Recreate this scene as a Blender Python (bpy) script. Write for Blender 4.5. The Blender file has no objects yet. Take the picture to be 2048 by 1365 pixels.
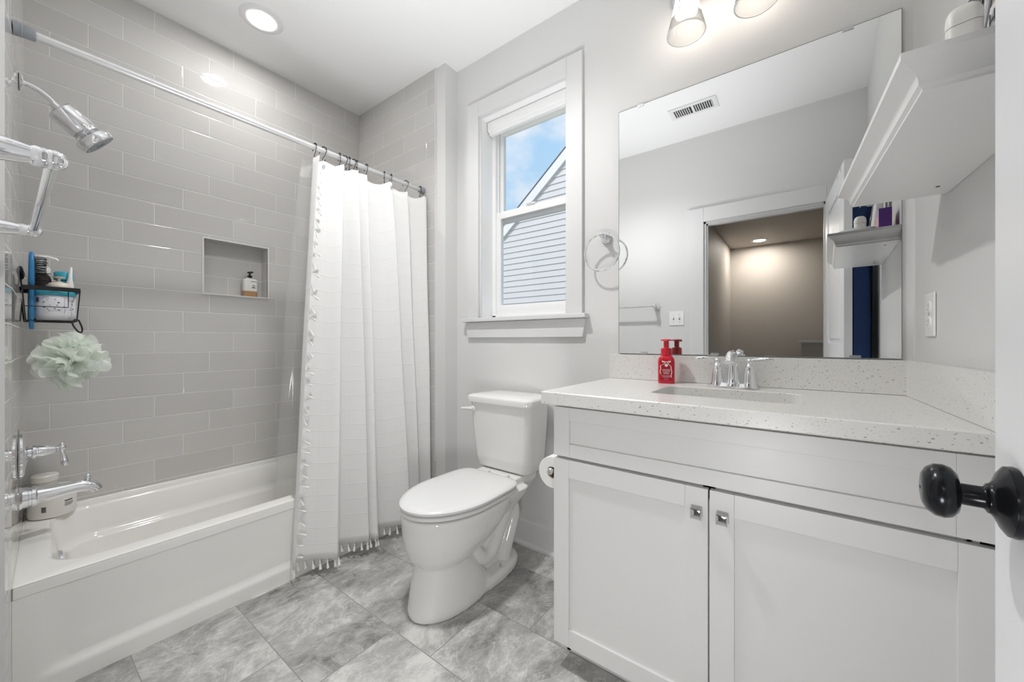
import bpy, bmesh, math, random
from mathutils import Vector, Matrix
PI = math.pi
SC = bpy.context.scene
COL = SC.collection

# ------------------------------------------------------------------ camera, world, exposure
cam_data = bpy.data.cameras.new('camera')
cam_data.sensor_width = 36.0
cam_data.lens = 13.43
cam_data.clip_start = 0.01
cam = bpy.data.objects.new('camera', cam_data)
COL.objects.link(cam)
cam.location = (0.0, 0.0, 1.086)
cam.rotation_euler = (PI / 2, 0, math.atan2(.6, .8) - PI / 2)
SC.camera = cam

SC.view_settings.view_transform = 'Standard'
SC.view_settings.look = 'None'
SC.view_settings.gamma = 1.0
SC.view_settings.use_curve_mapping = False
SC.view_settings.exposure = 0.74
SC.cycles.use_denoising = True
SC.cycles.max_bounces = 14
SC.cycles.diffuse_bounces = 9
SC.cycles.glossy_bounces = 6
SC.cycles.transmission_bounces = 8
SC.cycles.transparent_max_bounces = 24
SC.cycles.caustics_reflective = False
SC.cycles.caustics_refractive = False
SC.cycles.sample_clamp_indirect = 6.0

SKY = 0.63           # daylight
BULB = 36.0          # vanity bulbs
RECESS = 85.0        # recessed ceiling lamp over the tub
HALL = 155.0          # recessed lamp in the hall
FILL_BOUNCE = 64.0        # added unseen spot, bounces fill light off the ceiling
FILL_DOORWAY = 12.0         # added unseen fill spot, low in the doorway
FILL_CEILING = 72.0          # added unseen fill spot at ceiling height above the open floor
H_CEIL = 2.743




def spot(name, loc, target, watts, cone, blend, radius, col):
    l = bpy.data.lights.new(name, 'SPOT')
    l.energy, l.spot_size, l.spot_blend, l.shadow_soft_size, l.color = watts, math.radians(cone), blend, radius, col
    o = bpy.data.objects.new(name, l)
    o.location = loc
    o.rotation_euler = (Vector(target) - Vector(loc)).to_track_quat('-Z', 'Y').to_euler()
    COL.objects.link(o)


sun = bpy.data.lights.new('sun', 'SUN')
sun.energy = 1.5
sun.angle = math.radians(3)
sun.color = (1.0, .97, .93)
so = bpy.data.objects.new('sun', sun)
so.rotation_euler = Vector((.62, -.25, -.75)).to_track_quat('-Z', 'Y').to_euler()
COL.objects.link(so)
# three added fill spots without fixtures: ceiling bounce, low doorway, downward from ceiling
spot('added_bounce_fill', (.76, 1.02, .86), (.74, 1.0, 2.7), FILL_BOUNCE, 98, 1.0, .18, (.98, .99, 1.0))
spot('added_doorway_fill', (-.05, .12, .52), (1.0, .62, .62), FILL_DOORWAY, 165, 1.0, .10, (.99, .99, 1.0))
spot('added_ceiling_fill', (.80, 1.16, H_CEIL - .01), (.95, 1.02, 0), FILL_CEILING, 140, 1.0, .06, (1.0, .99, .985))

world = bpy.data.worlds.new('sky')
SC.world = world
world.use_nodes = True


def world_nodes():
    nt = world.node_tree
    nt.nodes.clear()
    out = nt.nodes.new('ShaderNodeOutputWorld')
    bg = nt.nodes.new('ShaderNodeBackground')
    tc = nt.nodes.new('ShaderNodeTexCoord')
    sep = nt.nodes.new('ShaderNodeSeparateXYZ')
    nt.links.new(tc.outputs['Generated'], sep.inputs[0])
    grad = nt.nodes.new('ShaderNodeValToRGB')
    grad.color_ramp.elements[0].position = 0.0
    grad.color_ramp.elements[0].color = (.66, .82, .95, 1)
    grad.color_ramp.elements[1].position = 0.75
    grad.color_ramp.elements[1].color = (.27, .56, .88, 1)
    nt.links.new(sep.outputs['Z'], grad.inputs[0])
    nz = nt.nodes.new('ShaderNodeTexNoise')
    nz.inputs['Scale'].default_value = 4.2
    nz.inputs['Detail'].default_value = 5
    nz.inputs['Roughness'].default_value = .55
    mp = nt.nodes.new('ShaderNodeMapping')
    mp.inputs['Scale'].default_value = (1, 1, 1.7)
    mp.inputs['Location'].default_value = (.35, .1, .22)
    nt.links.new(tc.outputs['Generated'], mp.inputs[0])
    nt.links.new(mp.outputs[0], nz.inputs['Vector'])
    cr = nt.nodes.new('ShaderNodeValToRGB')
    cr.color_ramp.elements[0].position = .44
    cr.color_ramp.elements[1].position = .62
    nt.links.new(nz.outputs[0], cr.inputs[0])
    mix = nt.nodes.new('ShaderNodeMix')
    mix.data_type = 'RGBA'
    nt.links.new(cr.outputs[0], mix.inputs[0])
    nt.links.new(grad.outputs[0], mix.inputs[6])
    mix.inputs[7].default_value = (.92, .94, .97, 1)
    nt.links.new(mix.outputs[2], bg.inputs[0])
    bg.inputs[1].default_value = SKY
    nt.links.new(bg.outputs[0], out.inputs[0])


world_nodes()
# sampling portal for the daylight that comes through the window
pl = bpy.data.lights.new('window_daylight', 'AREA')
pl.shape = 'RECTANGLE'
pl.size, pl.size_y = 1.18, .58
pl.cycles.is_portal = True
po = bpy.data.objects.new('window_daylight', pl)
po.location = (1.86, 1.2, 1.80)
po.rotation_euler = (0, PI / 2, 0)     # -Z local -> world -X
COL.objects.link(po)

# ------------------------------------------------------------------ helpers: objects


def props(o, label=None, cat=None, group=None, kind=None):
    if label: o['label'] = label
    if cat: o['category'] = cat
    if group: o['group'] = group
    if kind: o['kind'] = kind
    return o


def thing(name, label, cat, loc=(0, 0, 0), rz=0.0, group=None, kind=None):
    o = bpy.data.objects.new(name, None)
    COL.objects.link(o)
    o.empty_display_size = .05
    o.location = loc
    o.rotation_euler = (0, 0, rz)
    return props(o, label, cat, group, kind)


def frame(d):
    d = Vector(d).normalized()
    a = Vector((0, 0, 1)) if abs(d.z) < .95 else Vector((1, 0, 0))
    u = a.cross(d).normalized()
    v = d.cross(u).normalized()
    return d, u, v


class MB:
    def __init__(self):
        self.b = bmesh.new()
        self.wn = False

    def box(self, x0, x1, y0, y1, z0, z1, bev=0.0, seg=2):
        t = bmesh.new()
        bmesh.ops.create_cube(t, size=1)
        for v in t.verts:
            v.co = Vector((x0 + (v.co.x + .5) * (x1 - x0), y0 + (v.co.y + .5) * (y1 - y0), z0 + (v.co.z + .5) * (z1 - z0)))
        if bev > 0:
            self.wn = True
            bmesh.ops.bevel(t, geom=list(t.edges), offset=bev, segments=seg, profile=.5, affect='EDGES')
        self.merge(t)
        return self

    def merge(self, t, mat=None):
        m = bpy.data.meshes.new('t')
        if mat is not None:
            bmesh.ops.transform(t, matrix=mat, verts=t.verts)
        t.to_mesh(m)
        t.free()
        self.b.from_mesh(m)
        bpy.data.meshes.remove(m)
        return self

    def loft(self, rings, cap0=True, cap1=True, closed=True):
        vs = [[self.b.verts.new(p) for p in r] for r in rings]
        n = len(rings[0])
        for i in range(len(vs) - 1):
            for k in range(n if closed else n - 1):
                try:
                    self.b.faces.new((vs[i][k], vs[i][(k + 1) % n], vs[i + 1][(k + 1) % n], vs[i + 1][k]))
                except ValueError:
                    pass
        if cap0 and closed:
            self.b.faces.new(list(reversed(vs[0])))
        if cap1 and closed:
            self.b.faces.new(vs[-1])
        return self

    def lathe(self, prof, c=(0, 0, 0), axis=(0, 0, 1), seg=28, sx=1.0, sy=1.0, cap=True):
        d, u, v = frame(axis)
        c = Vector(c)
        rings = []
        for r, h in prof:
            r = max(r, 1e-4)
            rings.append([c + d * h + u * (r * sx * math.cos(2 * PI * k / seg)) + v * (r * sy * math.sin(2 * PI * k / seg)) for k in range(seg)])
        return self.loft(rings, cap, cap)

    def cyl(self, p0, p1, r0, r1=None, seg=20):
        r1 = r0 if r1 is None else r1
        p0, p1 = Vector(p0), Vector(p1)
        return self.lathe([(r0, 0), (r1, (p1 - p0).length)], p0, p1 - p0, seg)

    def tube(self, pts, r, seg=10, closed=False):
        pts = [Vector(p) for p in pts]
        n = len(pts)
        rr = r if isinstance(r, (list, tuple)) else [r] * n
        tang = []
        for i in range(n):
            a = pts[(i - 1) % n] if closed else pts[max(i - 1, 0)]
            b = pts[(i + 1) % n] if closed else pts[min(i + 1, n - 1)]
            tang.append((b - a).normalized())
        d, u, v = frame(tang[0])
        rings = []
        for i in range(n):
            if i:
                q = tang[i - 1].rotation_difference(tang[i])
                u = q @ u
                u = (u - tang[i] * u.dot(tang[i])).normalized()
            v = tang[i].cross(u)
            rings.append([pts[i] + (u * math.cos(2 * PI * k / seg) + v * math.sin(2 * PI * k / seg)) * rr[i] for k in range(seg)])
        if closed:
            rings.append(rings[0])
            return self.loft(rings, False, False)
        return self.loft(rings)

    def sphere(self, c, r, s=(1, 1, 1), sub=3):
        t = bmesh.new()
        bmesh.ops.create_icosphere(t, subdivisions=sub, radius=r)
        return self.merge(t, Matrix.Translation(c) @ Matrix.Diagonal((s[0], s[1], s[2], 1)))

    def prism(self, poly, axis, a0, a1):
        """poly: 2-D outline; axis: 'x','y','z' = extrusion direction."""
        def p3(p, a):
            return {'x': (a, p[0], p[1]), 'y': (p[0], a, p[1]), 'z': (p[0], p[1], a)}[axis]
        return self.loft([[p3(p, a0) for p in poly], [p3(p, a1) for p in poly]])

    def grid(self, rows, uv=None):
        vs = [[self.b.verts.new(p) for p in r] for r in rows]
        lay = self.b.loops.layers.uv.verify() if uv else None
        for i in range(len(vs) - 1):
            for k in range(len(vs[0]) - 1):
                f = self.b.faces.new((vs[i][k], vs[i][k + 1], vs[i + 1][k + 1], vs[i + 1][k]))
                if uv:
                    for l, (a, b) in zip(f.loops, ((i, k), (i, k + 1), (i + 1, k + 1), (i + 1, k))):
                        l[lay].uv = uv[a][b]
        return self

    def build(self, name, mat, parent=None, smooth=35, mods=None, at=(0, 0, 0), recalc=True, label=None):
        if recalc:
            bmesh.ops.recalc_face_normals(self.b, faces=self.b.faces)
        if at != (0, 0, 0):
            bmesh.ops.translate(self.b, verts=self.b.verts, vec=-Vector(at))
        me = bpy.data.meshes.new(name)
        self.b.to_mesh(me)
        self.b.free()
        if smooth:
            me.polygons.foreach_set('use_smooth', [True] * len(me.polygons))
            if smooth < 180:
                me.set_sharp_from_angle(angle=math.radians(smooth))
        o = bpy.data.objects.new(name, me)
        COL.objects.link(o)
        for m in (mat if isinstance(mat, (list, tuple)) else [mat]):
            me.materials.append(m)
        o.location = at
        if self.wn and smooth:
            w = o.modifiers.new('weighted_normal', 'WEIGHTED_NORMAL')
            w.keep_sharp = True
        if parent:
            o.parent = parent
        if label:
            o['label'] = label
        return o


def copy_tree(o, parent=None):
    c = o.copy()
    COL.objects.link(c)
    if parent: c.parent = parent
    for ch in [x for x in bpy.data.objects if x.parent == o]:
        copy_tree(ch, c)
    return c


def rrect(cx, cy, hx, hy, r, z, n=6):
    pts = []
    for (sx, sy, a0) in ((1, 1, 0), (-1, 1, PI / 2), (-1, -1, PI), (1, -1, 1.5 * PI)):
        for k in range(n + 1):
            a = a0 + k / n * PI / 2
            pts.append((cx + sx * (hx - r) + r * math.cos(a), cy + sy * (hy - r) + r * math.sin(a), z))
    return pts


def text(body, size, mat, parent, loc, rot, name='lettering', depth=.0003, align='CENTER'):
    cu = bpy.data.curves.new(name, 'FONT')
    cu.body = body
    cu.size = size
    cu.extrude = depth
    cu.align_x = align
    cu.align_y = 'CENTER'
    tmp = bpy.data.objects.new('tmp', cu)
    COL.objects.link(tmp)
    dg = bpy.context.evaluated_depsgraph_get()
    me = bpy.data.meshes.new_from_object(tmp.evaluated_get(dg))
    bpy.data.objects.remove(tmp)
    me.name = name
    o = bpy.data.objects.new(name, me)
    COL.objects.link(o)
    me.materials.clear()
    me.materials.append(mat)
    o.location = loc
    o.rotation_euler = rot
    o.parent = parent
    return o


# ------------------------------------------------------------------ helpers: materials
def new_mat(name):
    m = bpy.data.materials.new(name)
    m.use_nodes = True
    return m, m.node_tree, m.node_tree.nodes['Principled BSDF']


def plain(name, col, rough=.5, metal=0.0, spec=.5, coat=0.0, noise=0.0, nscale=40, bump=0.0, trans=0.0, ior=1.45, sss=0.0):
    m, nt, p = new_mat(name)
    p.inputs['Base Color'].default_value = (*col, 1)
    p.inputs['Roughness'].default_value = rough
    p.inputs['Metallic'].default_value = metal
    p.inputs['Specular IOR Level'].default_value = spec
    p.inputs['Coat Weight'].default_value = coat
    p.inputs['Transmission Weight'].default_value = trans
    p.inputs['IOR'].default_value = ior
    tc = nt.nodes.new('ShaderNodeTexCoord')
    nz = nt.nodes.new('ShaderNodeTexNoise')
    nz.inputs['Scale'].default_value = nscale
    nz.inputs['Detail'].default_value = 4
    nt.links.new(tc.outputs['Object'], nz.inputs['Vector'])
    mr = nt.nodes.new('ShaderNodeMapRange')
    mr.inputs['To Min'].default_value = rough * .9
    mr.inputs['To Max'].default_value = min(1, rough * 1.1)
    nt.links.new(nz.outputs[0], mr.inputs[0])
    nt.links.new(mr.outputs[0], p.inputs['Roughness'])
    if noise > 0:
        mx = nt.nodes.new('ShaderNodeMix')
        mx.data_type = 'RGBA'
        mx.inputs[6].default_value = (*[c * (1 - noise) for c in col], 1)
        mx.inputs[7].default_value = (*[min(1, c * (1 + noise)) for c in col], 1)
        nt.links.new(nz.outputs[0], mx.inputs[0])
        nt.links.new(mx.outputs[2], p.inputs['Base Color'])
    if bump > 0:
        bp = nt.nodes.new('ShaderNodeBump')
        bp.inputs['Strength'].default_value = bump
        bp.inputs['Distance'].default_value = .001
        nt.links.new(nz.outputs[0], bp.inputs['Height'])
        nt.links.new(bp.outputs[0], p.inputs['Normal'])
    return m


def emit(name, col, strength):
    m = bpy.data.materials.new(name)
    m.use_nodes = True
    nt = m.node_tree
    nt.nodes.clear()
    e = nt.nodes.new('ShaderNodeEmission')
    e.inputs[0].default_value = (*col, 1)
    e.inputs[1].default_value = strength
    o = nt.nodes.new('ShaderNodeOutputMaterial')
    nt.links.new(e.outputs[0], o.inputs[0])
    return m


def mth(nt, op, a, b=None, c=None):
    n = nt.nodes.new('ShaderNodeMath')
    n.operation = op
    for i, x in enumerate((a, b, c)):
        if x is None: continue
        if isinstance(x, (int, float)):
            n.inputs[i].default_value = x
        else:
            nt.links.new(x, n.inputs[i])
    return n.outputs[0]


def bricks(nt, u, v, L, H, u0, v0, shift):
    """returns distance to nearest joint and a per-tile id vector"""
    rv = mth(nt, 'DIVIDE', mth(nt, 'SUBTRACT', v, v0), H)
    r = mth(nt, 'FLOOR', rv)
    fv = mth(nt, 'SUBTRACT', rv, r)
    ru = mth(nt, 'ADD', mth(nt, 'DIVIDE', mth(nt, 'SUBTRACT', u, u0), L), mth(nt, 'MULTIPLY', r, shift))
    c = mth(nt, 'FLOOR', ru)
    fu = mth(nt, 'SUBTRACT', ru, c)
    du = mth(nt, 'MULTIPLY', mth(nt, 'MINIMUM', fu, mth(nt, 'SUBTRACT', 1.0, fu)), L)
    dv = mth(nt, 'MULTIPLY', mth(nt, 'MINIMUM', fv, mth(nt, 'SUBTRACT', 1.0, fv)), H)
    d = mth(nt, 'MINIMUM', du, dv)
    cb = nt.nodes.new('ShaderNodeCombineXYZ')
    nt.links.new(c, cb.inputs[0])
    nt.links.new(r, cb.inputs[1])
    return d, cb.outputs[0]


def ramp01(nt, x, a, b):
    mr = nt.nodes.new('ShaderNodeMapRange')
    mr.interpolation_type = 'SMOOTHSTEP'
    mr.inputs['From Min'].default_value = a
    mr.inputs['From Max'].default_value = b
    nt.links.new(x, mr.inputs[0])
    return mr.outputs[0]


def wall_tile(name, ucoord, u0, shift):
    m, nt, p = new_mat(name)
    tc = nt.nodes.new('ShaderNodeTexCoord')
    sp = nt.nodes.new('ShaderNodeSeparateXYZ')
    nt.links.new(tc.outputs['Object'], sp.inputs[0])
    d, tid = bricks(nt, sp.outputs[ucoord], sp.outputs['Z'], .335, .1073, u0, 1.349, shift)
    g = ramp01(nt, d, .0009, .0016)
    wn = nt.nodes.new('ShaderNodeTexWhiteNoise')
    nt.links.new(tid, wn.inputs[0])
    mx = nt.nodes.new('ShaderNodeMix')
    mx.data_type = 'RGBA'
    mx.inputs[6].default_value = (.55, .54, .525, 1)
    mx.inputs[7].default_value = (.59, .58, .565, 1)
    nt.links.new(wn.outputs[0], mx.inputs[0])
    m2 = nt.nodes.new('ShaderNodeMix')
    m2.data_type = 'RGBA'
    m2.inputs[6].default_value = (.72, .715, .70, 1)
    nt.links.new(g, m2.inputs[0])
    nt.links.new(mx.outputs[2], m2.inputs[7])
    nt.links.new(m2.outputs[2], p.inputs['Base Color'])
    rr = nt.nodes.new('ShaderNodeMapRange')
    rr.inputs['To Min'].default_value = .7
    rr.inputs['To Max'].default_value = .045
    nt.links.new(g, rr.inputs[0])
    nt.links.new(rr.outputs[0], p.inputs['Roughness'])
    # pillowed tile edge + slight waviness of the glaze
    h = ramp01(nt, d, .0006, .0045)
    nz = nt.nodes.new('ShaderNodeTexNoise')
    nz.inputs['Scale'].default_value = 9
    nz.inputs['Detail'].default_value = 1
    ad = nt.nodes.new('ShaderNodeVectorMath')
    ad.operation = 'ADD'
    nt.links.new(tc.outputs['Object'], ad.inputs[0])
    nt.links.new(tid, ad.inputs[1])
    nt.links.new(ad.outputs[0], nz.inputs['Vector'])
    hh = mth(nt, 'ADD', h, mth(nt, 'MULTIPLY', nz.outputs[0], .14))
    bp = nt.nodes.new('ShaderNodeBump')
    bp.inputs['Strength'].default_value = .6
    bp.inputs['Distance'].default_value = .0012
    nt.links.new(hh, bp.inputs['Height'])
    nt.links.new(bp.outputs[0], p.inputs['Normal'])
    return m


def floor_tile():
    m, nt, p = new_mat('floor_stone_tile')
    tc = nt.nodes.new('ShaderNodeTexCoord')
    sp = nt.nodes.new('ShaderNodeSeparateXYZ')
    nt.links.new(tc.outputs['Object'], sp.inputs[0])
    d, tid = bricks(nt, sp.outputs['Y'], sp.outputs['X'], .615, .308, 1.423, -.043 + .308, 1 / 3)
    g = ramp01(nt, d, .0012, .0021)
    wn = nt.nodes.new('ShaderNodeTexWhiteNoise')
    nt.links.new(tid, wn.inputs[0])
    off = nt.nodes.new('ShaderNodeVectorMath')
    off.operation = 'SCALE'
    off.inputs['Scale'].default_value = 13.0
    nt.links.new(wn.outputs['Color'], off.inputs[0])
    ad = nt.nodes.new('ShaderNodeVectorMath')
    ad.operation = 'ADD'
    nt.links.new(tc.outputs['Object'], ad.inputs[0])
    nt.links.new(off.outputs[0], ad.inputs[1])
    mp = nt.nodes.new('ShaderNodeMapping')
    mp.inputs['Rotation'].default_value = (0, 0, .5)
    mp.inputs['Scale'].default_value = (1.0, 1.45, 1)
    nt.links.new(ad.outputs[0], mp.inputs[0])

    def noise(scale, detail, rough, dist):
        n = nt.nodes.new('ShaderNodeTexNoise')
        n.inputs['Scale'].default_value = scale
        n.inputs['Detail'].default_value = detail
        n.inputs['Roughness'].default_value = rough
        n.inputs['Distortion'].default_value = dist
        nt.links.new(mp.outputs[0], n.inputs['Vector'])
        return n.outputs[0]
    a = noise(3.6, 10, .66, 1.0)
    b = noise(13, 9, .72, .6)
    c = noise(60, 6, .75, .4)
    s = mth(nt, 'ADD', mth(nt, 'ADD', mth(nt, 'MULTIPLY', a, .56), mth(nt, 'MULTIPLY', b, .30)), mth(nt, 'MULTIPLY', c, .17))
    cr = nt.nodes.new('ShaderNodeValToRGB')
    el = cr.color_ramp.elements
    el[0].position, el[0].color = .395, (.125, .122, .115, 1)
    el[1].position, el[1].color = .62, (.56, .553, .535, 1)
    e = el.new(.46); e.color = (.265, .26, .25, 1)
    e = el.new(.53); e.color = (.37, .365, .353, 1)
    nt.links.new(s, cr.inputs[0])
    # pale veins
    vn = noise(3.6, 5, .55, 1.6)
    vd = mth(nt, 'ABSOLUTE', mth(nt, 'SUBTRACT', vn, .5))
    vm = ramp01(nt, vd, .011, .0)
    vm = mth(nt, 'MULTIPLY', vm, .34)
    m1 = nt.nodes.new('ShaderNodeMix'); m1.data_type = 'RGBA'
    nt.links.new(vm, m1.inputs[0])
    nt.links.new(cr.outputs[0], m1.inputs[6])
    m1.inputs[7].default_value = (.70, .69, .67, 1)
    # dark hairline cracks
    dn = noise(7.5, 7, .65, 1.4)
    dd = mth(nt, 'ABSOLUTE', mth(nt, 'SUBTRACT', dn, .46))
    dm = mth(nt, 'MULTIPLY', ramp01(nt, dd, .006, .0), .35)
    m2 = nt.nodes.new('ShaderNodeMix'); m2.data_type = 'RGBA'
    nt.links.new(dm, m2.inputs[0])
    nt.links.new(m1.outputs[2], m2.inputs[6])
    m2.inputs[7].default_value = (.19, .185, .175, 1)
    # tile-to-tile tone
    tone = mth(nt, 'MULTIPLY_ADD', wn.outputs[0], .22, .98)
    hs = nt.nodes.new('ShaderNodeHueSaturation')
    nt.links.new(tone, hs.inputs['Value'])
    nt.links.new(m2.outputs[2], hs.inputs['Color'])
    m3 = nt.nodes.new('ShaderNodeMix'); m3.data_type = 'RGBA'
    nt.links.new(g, m3.inputs[0])
    m3.inputs[6].default_value = (.26, .255, .25, 1)
    nt.links.new(hs.outputs[0], m3.inputs[7])
    nt.links.new(m3.outputs[2], p.inputs['Base Color'])
    p.inputs['Roughness'].default_value = .38
    bp = nt.nodes.new('ShaderNodeBump')
    bp.inputs['Strength'].default_value = .25
    bp.inputs['Distance'].default_value = .001
    nt.links.new(mth(nt, 'ADD', g, mth(nt, 'MULTIPLY', c, .4)), bp.inputs['Height'])
    nt.links.new(bp.outputs[0], p.inputs['Normal'])
    return m


def quartz():
    m, nt, p = new_mat('speckled_quartz')
    tc = nt.nodes.new('ShaderNodeTexCoord')
    wob = nt.nodes.new('ShaderNodeTexNoise')
    wob.inputs['Scale'].default_value = 120
    nt.links.new(tc.outputs['Object'], wob.inputs['Vector'])
    col = None
    base = (.74, .735, .715, 1)
    prev = None
    for scale, thr, r, c in ((170, .905, .34, (.36, .35, .335, 1)), (290, .865, .36, (.44, .43, .41, 1)), (150, .965, .28, (.30, .295, .28, 1)), (480, .86, .4, (.58, .565, .54, 1))):
        vo = nt.nodes.new('ShaderNodeTexVoronoi')
        vo.inputs['Scale'].default_value = scale
        mpn = nt.nodes.new('ShaderNodeMapping')
        mpn.inputs['Rotation'].default_value = (scale * .01, .3, scale * .02)
        mpn.inputs['Scale'].default_value = (1, .62, 1)
        nt.links.new(tc.outputs['Object'], mpn.inputs[0])
        nt.links.new(mpn.outputs[0], vo.inputs['Vector'])
        sr = nt.nodes.new('ShaderNodeSeparateColor')
        nt.links.new(vo.outputs['Color'], sr.inputs[0])
        k = mth(nt, 'GREATER_THAN', sr.outputs[0], thr)
        dist = mth(nt, 'ADD', vo.outputs['Distance'], mth(nt, 'MULTIPLY', wob.outputs[0], .12))
        k2 = mth(nt, 'LESS_THAN', dist, r)
        k = mth(nt, 'MULTIPLY', k, k2)
        mx = nt.nodes.new('ShaderNodeMix'); mx.data_type = 'RGBA'
        nt.links.new(k, mx.inputs[0])
        if prev is None: mx.inputs[6].default_value = base
        else: nt.links.new(prev, mx.inputs[6])
        mx.inputs[7].default_value = c
        prev = mx.outputs[2]
    nt.links.new(prev, p.inputs['Base Color'])
    p.inputs['Roughness'].default_value = .28
    return m


def thin_clear(name, tint, gloss=.12, alpha=.1, col=(.9, .9, .9), fres=.3):
    """thin clear sheet: mostly transparent, some white scatter, fresnel gloss"""
    m = bpy.data.materials.new(name)
    m.use_nodes = True
    nt = m.node_tree
    nt.nodes.clear()
    out = nt.nodes.new('ShaderNodeOutputMaterial')
    tr = nt.nodes.new('ShaderNodeBsdfTransparent'); tr.inputs[0].default_value = (*tint, 1)
    df = nt.nodes.new('ShaderNodeBsdfDiffuse'); df.inputs[0].default_value = (*col, 1)
    tl = nt.nodes.new('ShaderNodeBsdfTranslucent'); tl.inputs[0].default_value = (*col, 1)
    gl = nt.nodes.new('ShaderNodeBsdfGlossy'); gl.inputs['Roughness'].default_value = gloss
    a = nt.nodes.new('ShaderNodeMixShader'); a.inputs[0].default_value = .5
    nt.links.new(df.outputs[0], a.inputs[1]); nt.links.new(tl.outputs[0], a.inputs[2])
    b = nt.nodes.new('ShaderNodeMixShader'); b.inputs[0].default_value = alpha
    nt.links.new(tr.outputs[0], b.inputs[1]); nt.links.new(a.outputs[0], b.inputs[2])
    lw = nt.nodes.new('ShaderNodeLayerWeight'); lw.inputs[0].default_value = .5
    k = mth(nt, 'MULTIPLY_ADD', mth(nt, 'POWER', lw.outputs['Facing'], 4.0), fres, .03)
    c = nt.nodes.new('ShaderNodeMixShader')
    nt.links.new(k, c.inputs[0])
    nt.links.new(b.outputs[0], c.inputs[1]); nt.links.new(gl.outputs[0], c.inputs[2])
    nt.links.new(c.outputs[0], out.inputs[0])
    return m


def cloth(name, col, transl=.35, lines=True):
    m = bpy.data.materials.new(name)
    m.use_nodes = True
    nt = m.node_tree
    nt.nodes.clear()
    out = nt.nodes.new('ShaderNodeOutputMaterial')
    df = nt.nodes.new('ShaderNodeBsdfDiffuse'); df.inputs[0].default_value = (*col, 1)
    tl = nt.nodes.new('ShaderNodeBsdfTranslucent'); tl.inputs[0].default_value = (*col, 1)
    mx = nt.nodes.new('ShaderNodeMixShader'); mx.inputs[0].default_value = transl
    nt.links.new(df.outputs[0], mx.inputs[1]); nt.links.new(tl.outputs[0], mx.inputs[2])
    nt.links.new(mx.outputs[0], out.inputs[0])
    uv = nt.nodes.new('ShaderNodeUVMap')
    sp = nt.nodes.new('ShaderNodeSeparateXYZ')
    nt.links.new(uv.outputs[0], sp.inputs[0])
    nz = nt.nodes.new('ShaderNodeTexNoise')
    nz.inputs['Scale'].default_value = 3
    nz.inputs['Detail'].default_value = 2
    nt.links.new(uv.outputs[0], nz.inputs['Vector'])
    v = mth(nt, 'ADD', sp.outputs[1], mth(nt, 'MULTIPLY', nz.outputs[0], .014))

    def ln(x, per, w):
        f = mth(nt, 'FRACT', mth(nt, 'DIVIDE', x, per))
        dd = mth(nt, 'MULTIPLY', mth(nt, 'MINIMUM', f, mth(nt, 'SUBTRACT', 1.0, f)), per)
        return ramp01(nt, dd, w, 0.0)
    hz = ln(v, .0745, .0028)
    vt = mth(nt, 'MULTIPLY', ln(sp.outputs[0], .145, .002), .6)
    wv = nt.nodes.new('ShaderNodeTexNoise')
    mp = nt.nodes.new('ShaderNodeMapping'); mp.inputs['Scale'].default_value = (90, 420, 1)
    nt.links.new(uv.outputs[0], mp.inputs[0]); nt.links.new(mp.outputs[0], wv.inputs['Vector'])
    wv.inputs['Scale'].default_value = 1
    h = mth(nt, 'ADD', mth(nt, 'ADD', hz, vt), mth(nt, 'MULTIPLY', wv.outputs[0], .35))
    bp = nt.nodes.new('ShaderNodeBump'); bp.inputs['Strength'].default_value = .5; bp.inputs['Distance'].default_value = .0012
    nt.links.new(h, bp.inputs['Height'])
    nt.links.new(bp.outputs[0], df.inputs['Normal'])
    nt.links.new(bp.outputs[0], tl.inputs['Normal'])
    return m


PAINT = plain('wall_paint', (.69, .69, .685), .55, bump=.04, nscale=300)
CEIL = plain('ceiling_paint', (.79, .79, .79), .8)
TRIM = plain('white_trim_paint', (.70, .70, .70), .45)
CAB = plain('cabinet_paint', (.70, .70, .695), .36)
DOORP = plain('door_paint', (.81, .82, .835), .35)
VINYL = plain('window_vinyl', (.86, .86, .86), .3)
CHINA = plain('vitreous_china', (.77, .765, .75), .07, coat=.3)
SEATP = plain('toilet_seat_plastic', (.73, .73, .725), .18)
ACRYL = plain('bathtub_enamel', (.85, .84, .815), .10)
CHROME = plain('chrome', (.86, .87, .89), .06, 1.0)
NICKEL = plain('brushed_metal', (.60, .61, .63), .25, 1.0)
BLACK = plain('black_metal', (.012, .012, .013), .35)
BRONZE = plain('dark_bronze', (.018, .019, .022), .22, 0.6)
WHITEP = plain('white_plastic', (.85, .85, .84), .3)
GREYP = plain('grey_plastic', (.30, .32, .35), .45)
MIRROR = plain('mirror_silver', (.93, .94, .94), .0, 1.0)
MIRROR.node_tree.nodes['Principled BSDF'].inputs['Roughness'].default_value = 0.0
for l in list(MIRROR.node_tree.links):
    if l.to_socket.name == 'Roughness': MIRROR.node_tree.links.remove(l)
QUARTZ = quartz()
FLOOR = floor_tile()
HALLP = plain('hall_paint', (.49, .455, .42), .6)
HALLF = plain('hall_carpet', (.30, .27, .24), .9, noise=.2)
TILE_B = wall_tile('grey_wall_tile_far', 'X', .7925, 1 / 3 * -1 + 1)
TILE_E = wall_tile('grey_wall_tile_end', 'Y', 2.40, 1 / 3)
TILE_L = wall_tile('grey_wall_tile_plumbing', 'Y', 2.45, 1 / 3)
GLASS = thin_clear('window_glass', (.98, .99, 1.0), 0.0, 0.0, fres=.35)
FABRIC = cloth('white_woven_cotton', (.93, .93, .925), .28)
TASSEL = plain('white_cotton_yarn', (.84, .84, .82), .9)
LINER = thin_clear('clear_vinyl', (.97, .97, .97), .12, .20, (.85, .85, .84), .30)
LINERH = thin_clear('clear_vinyl_doubled', (.95, .95, .95), .15, .55, (.9, .9, .88), .3)
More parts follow.
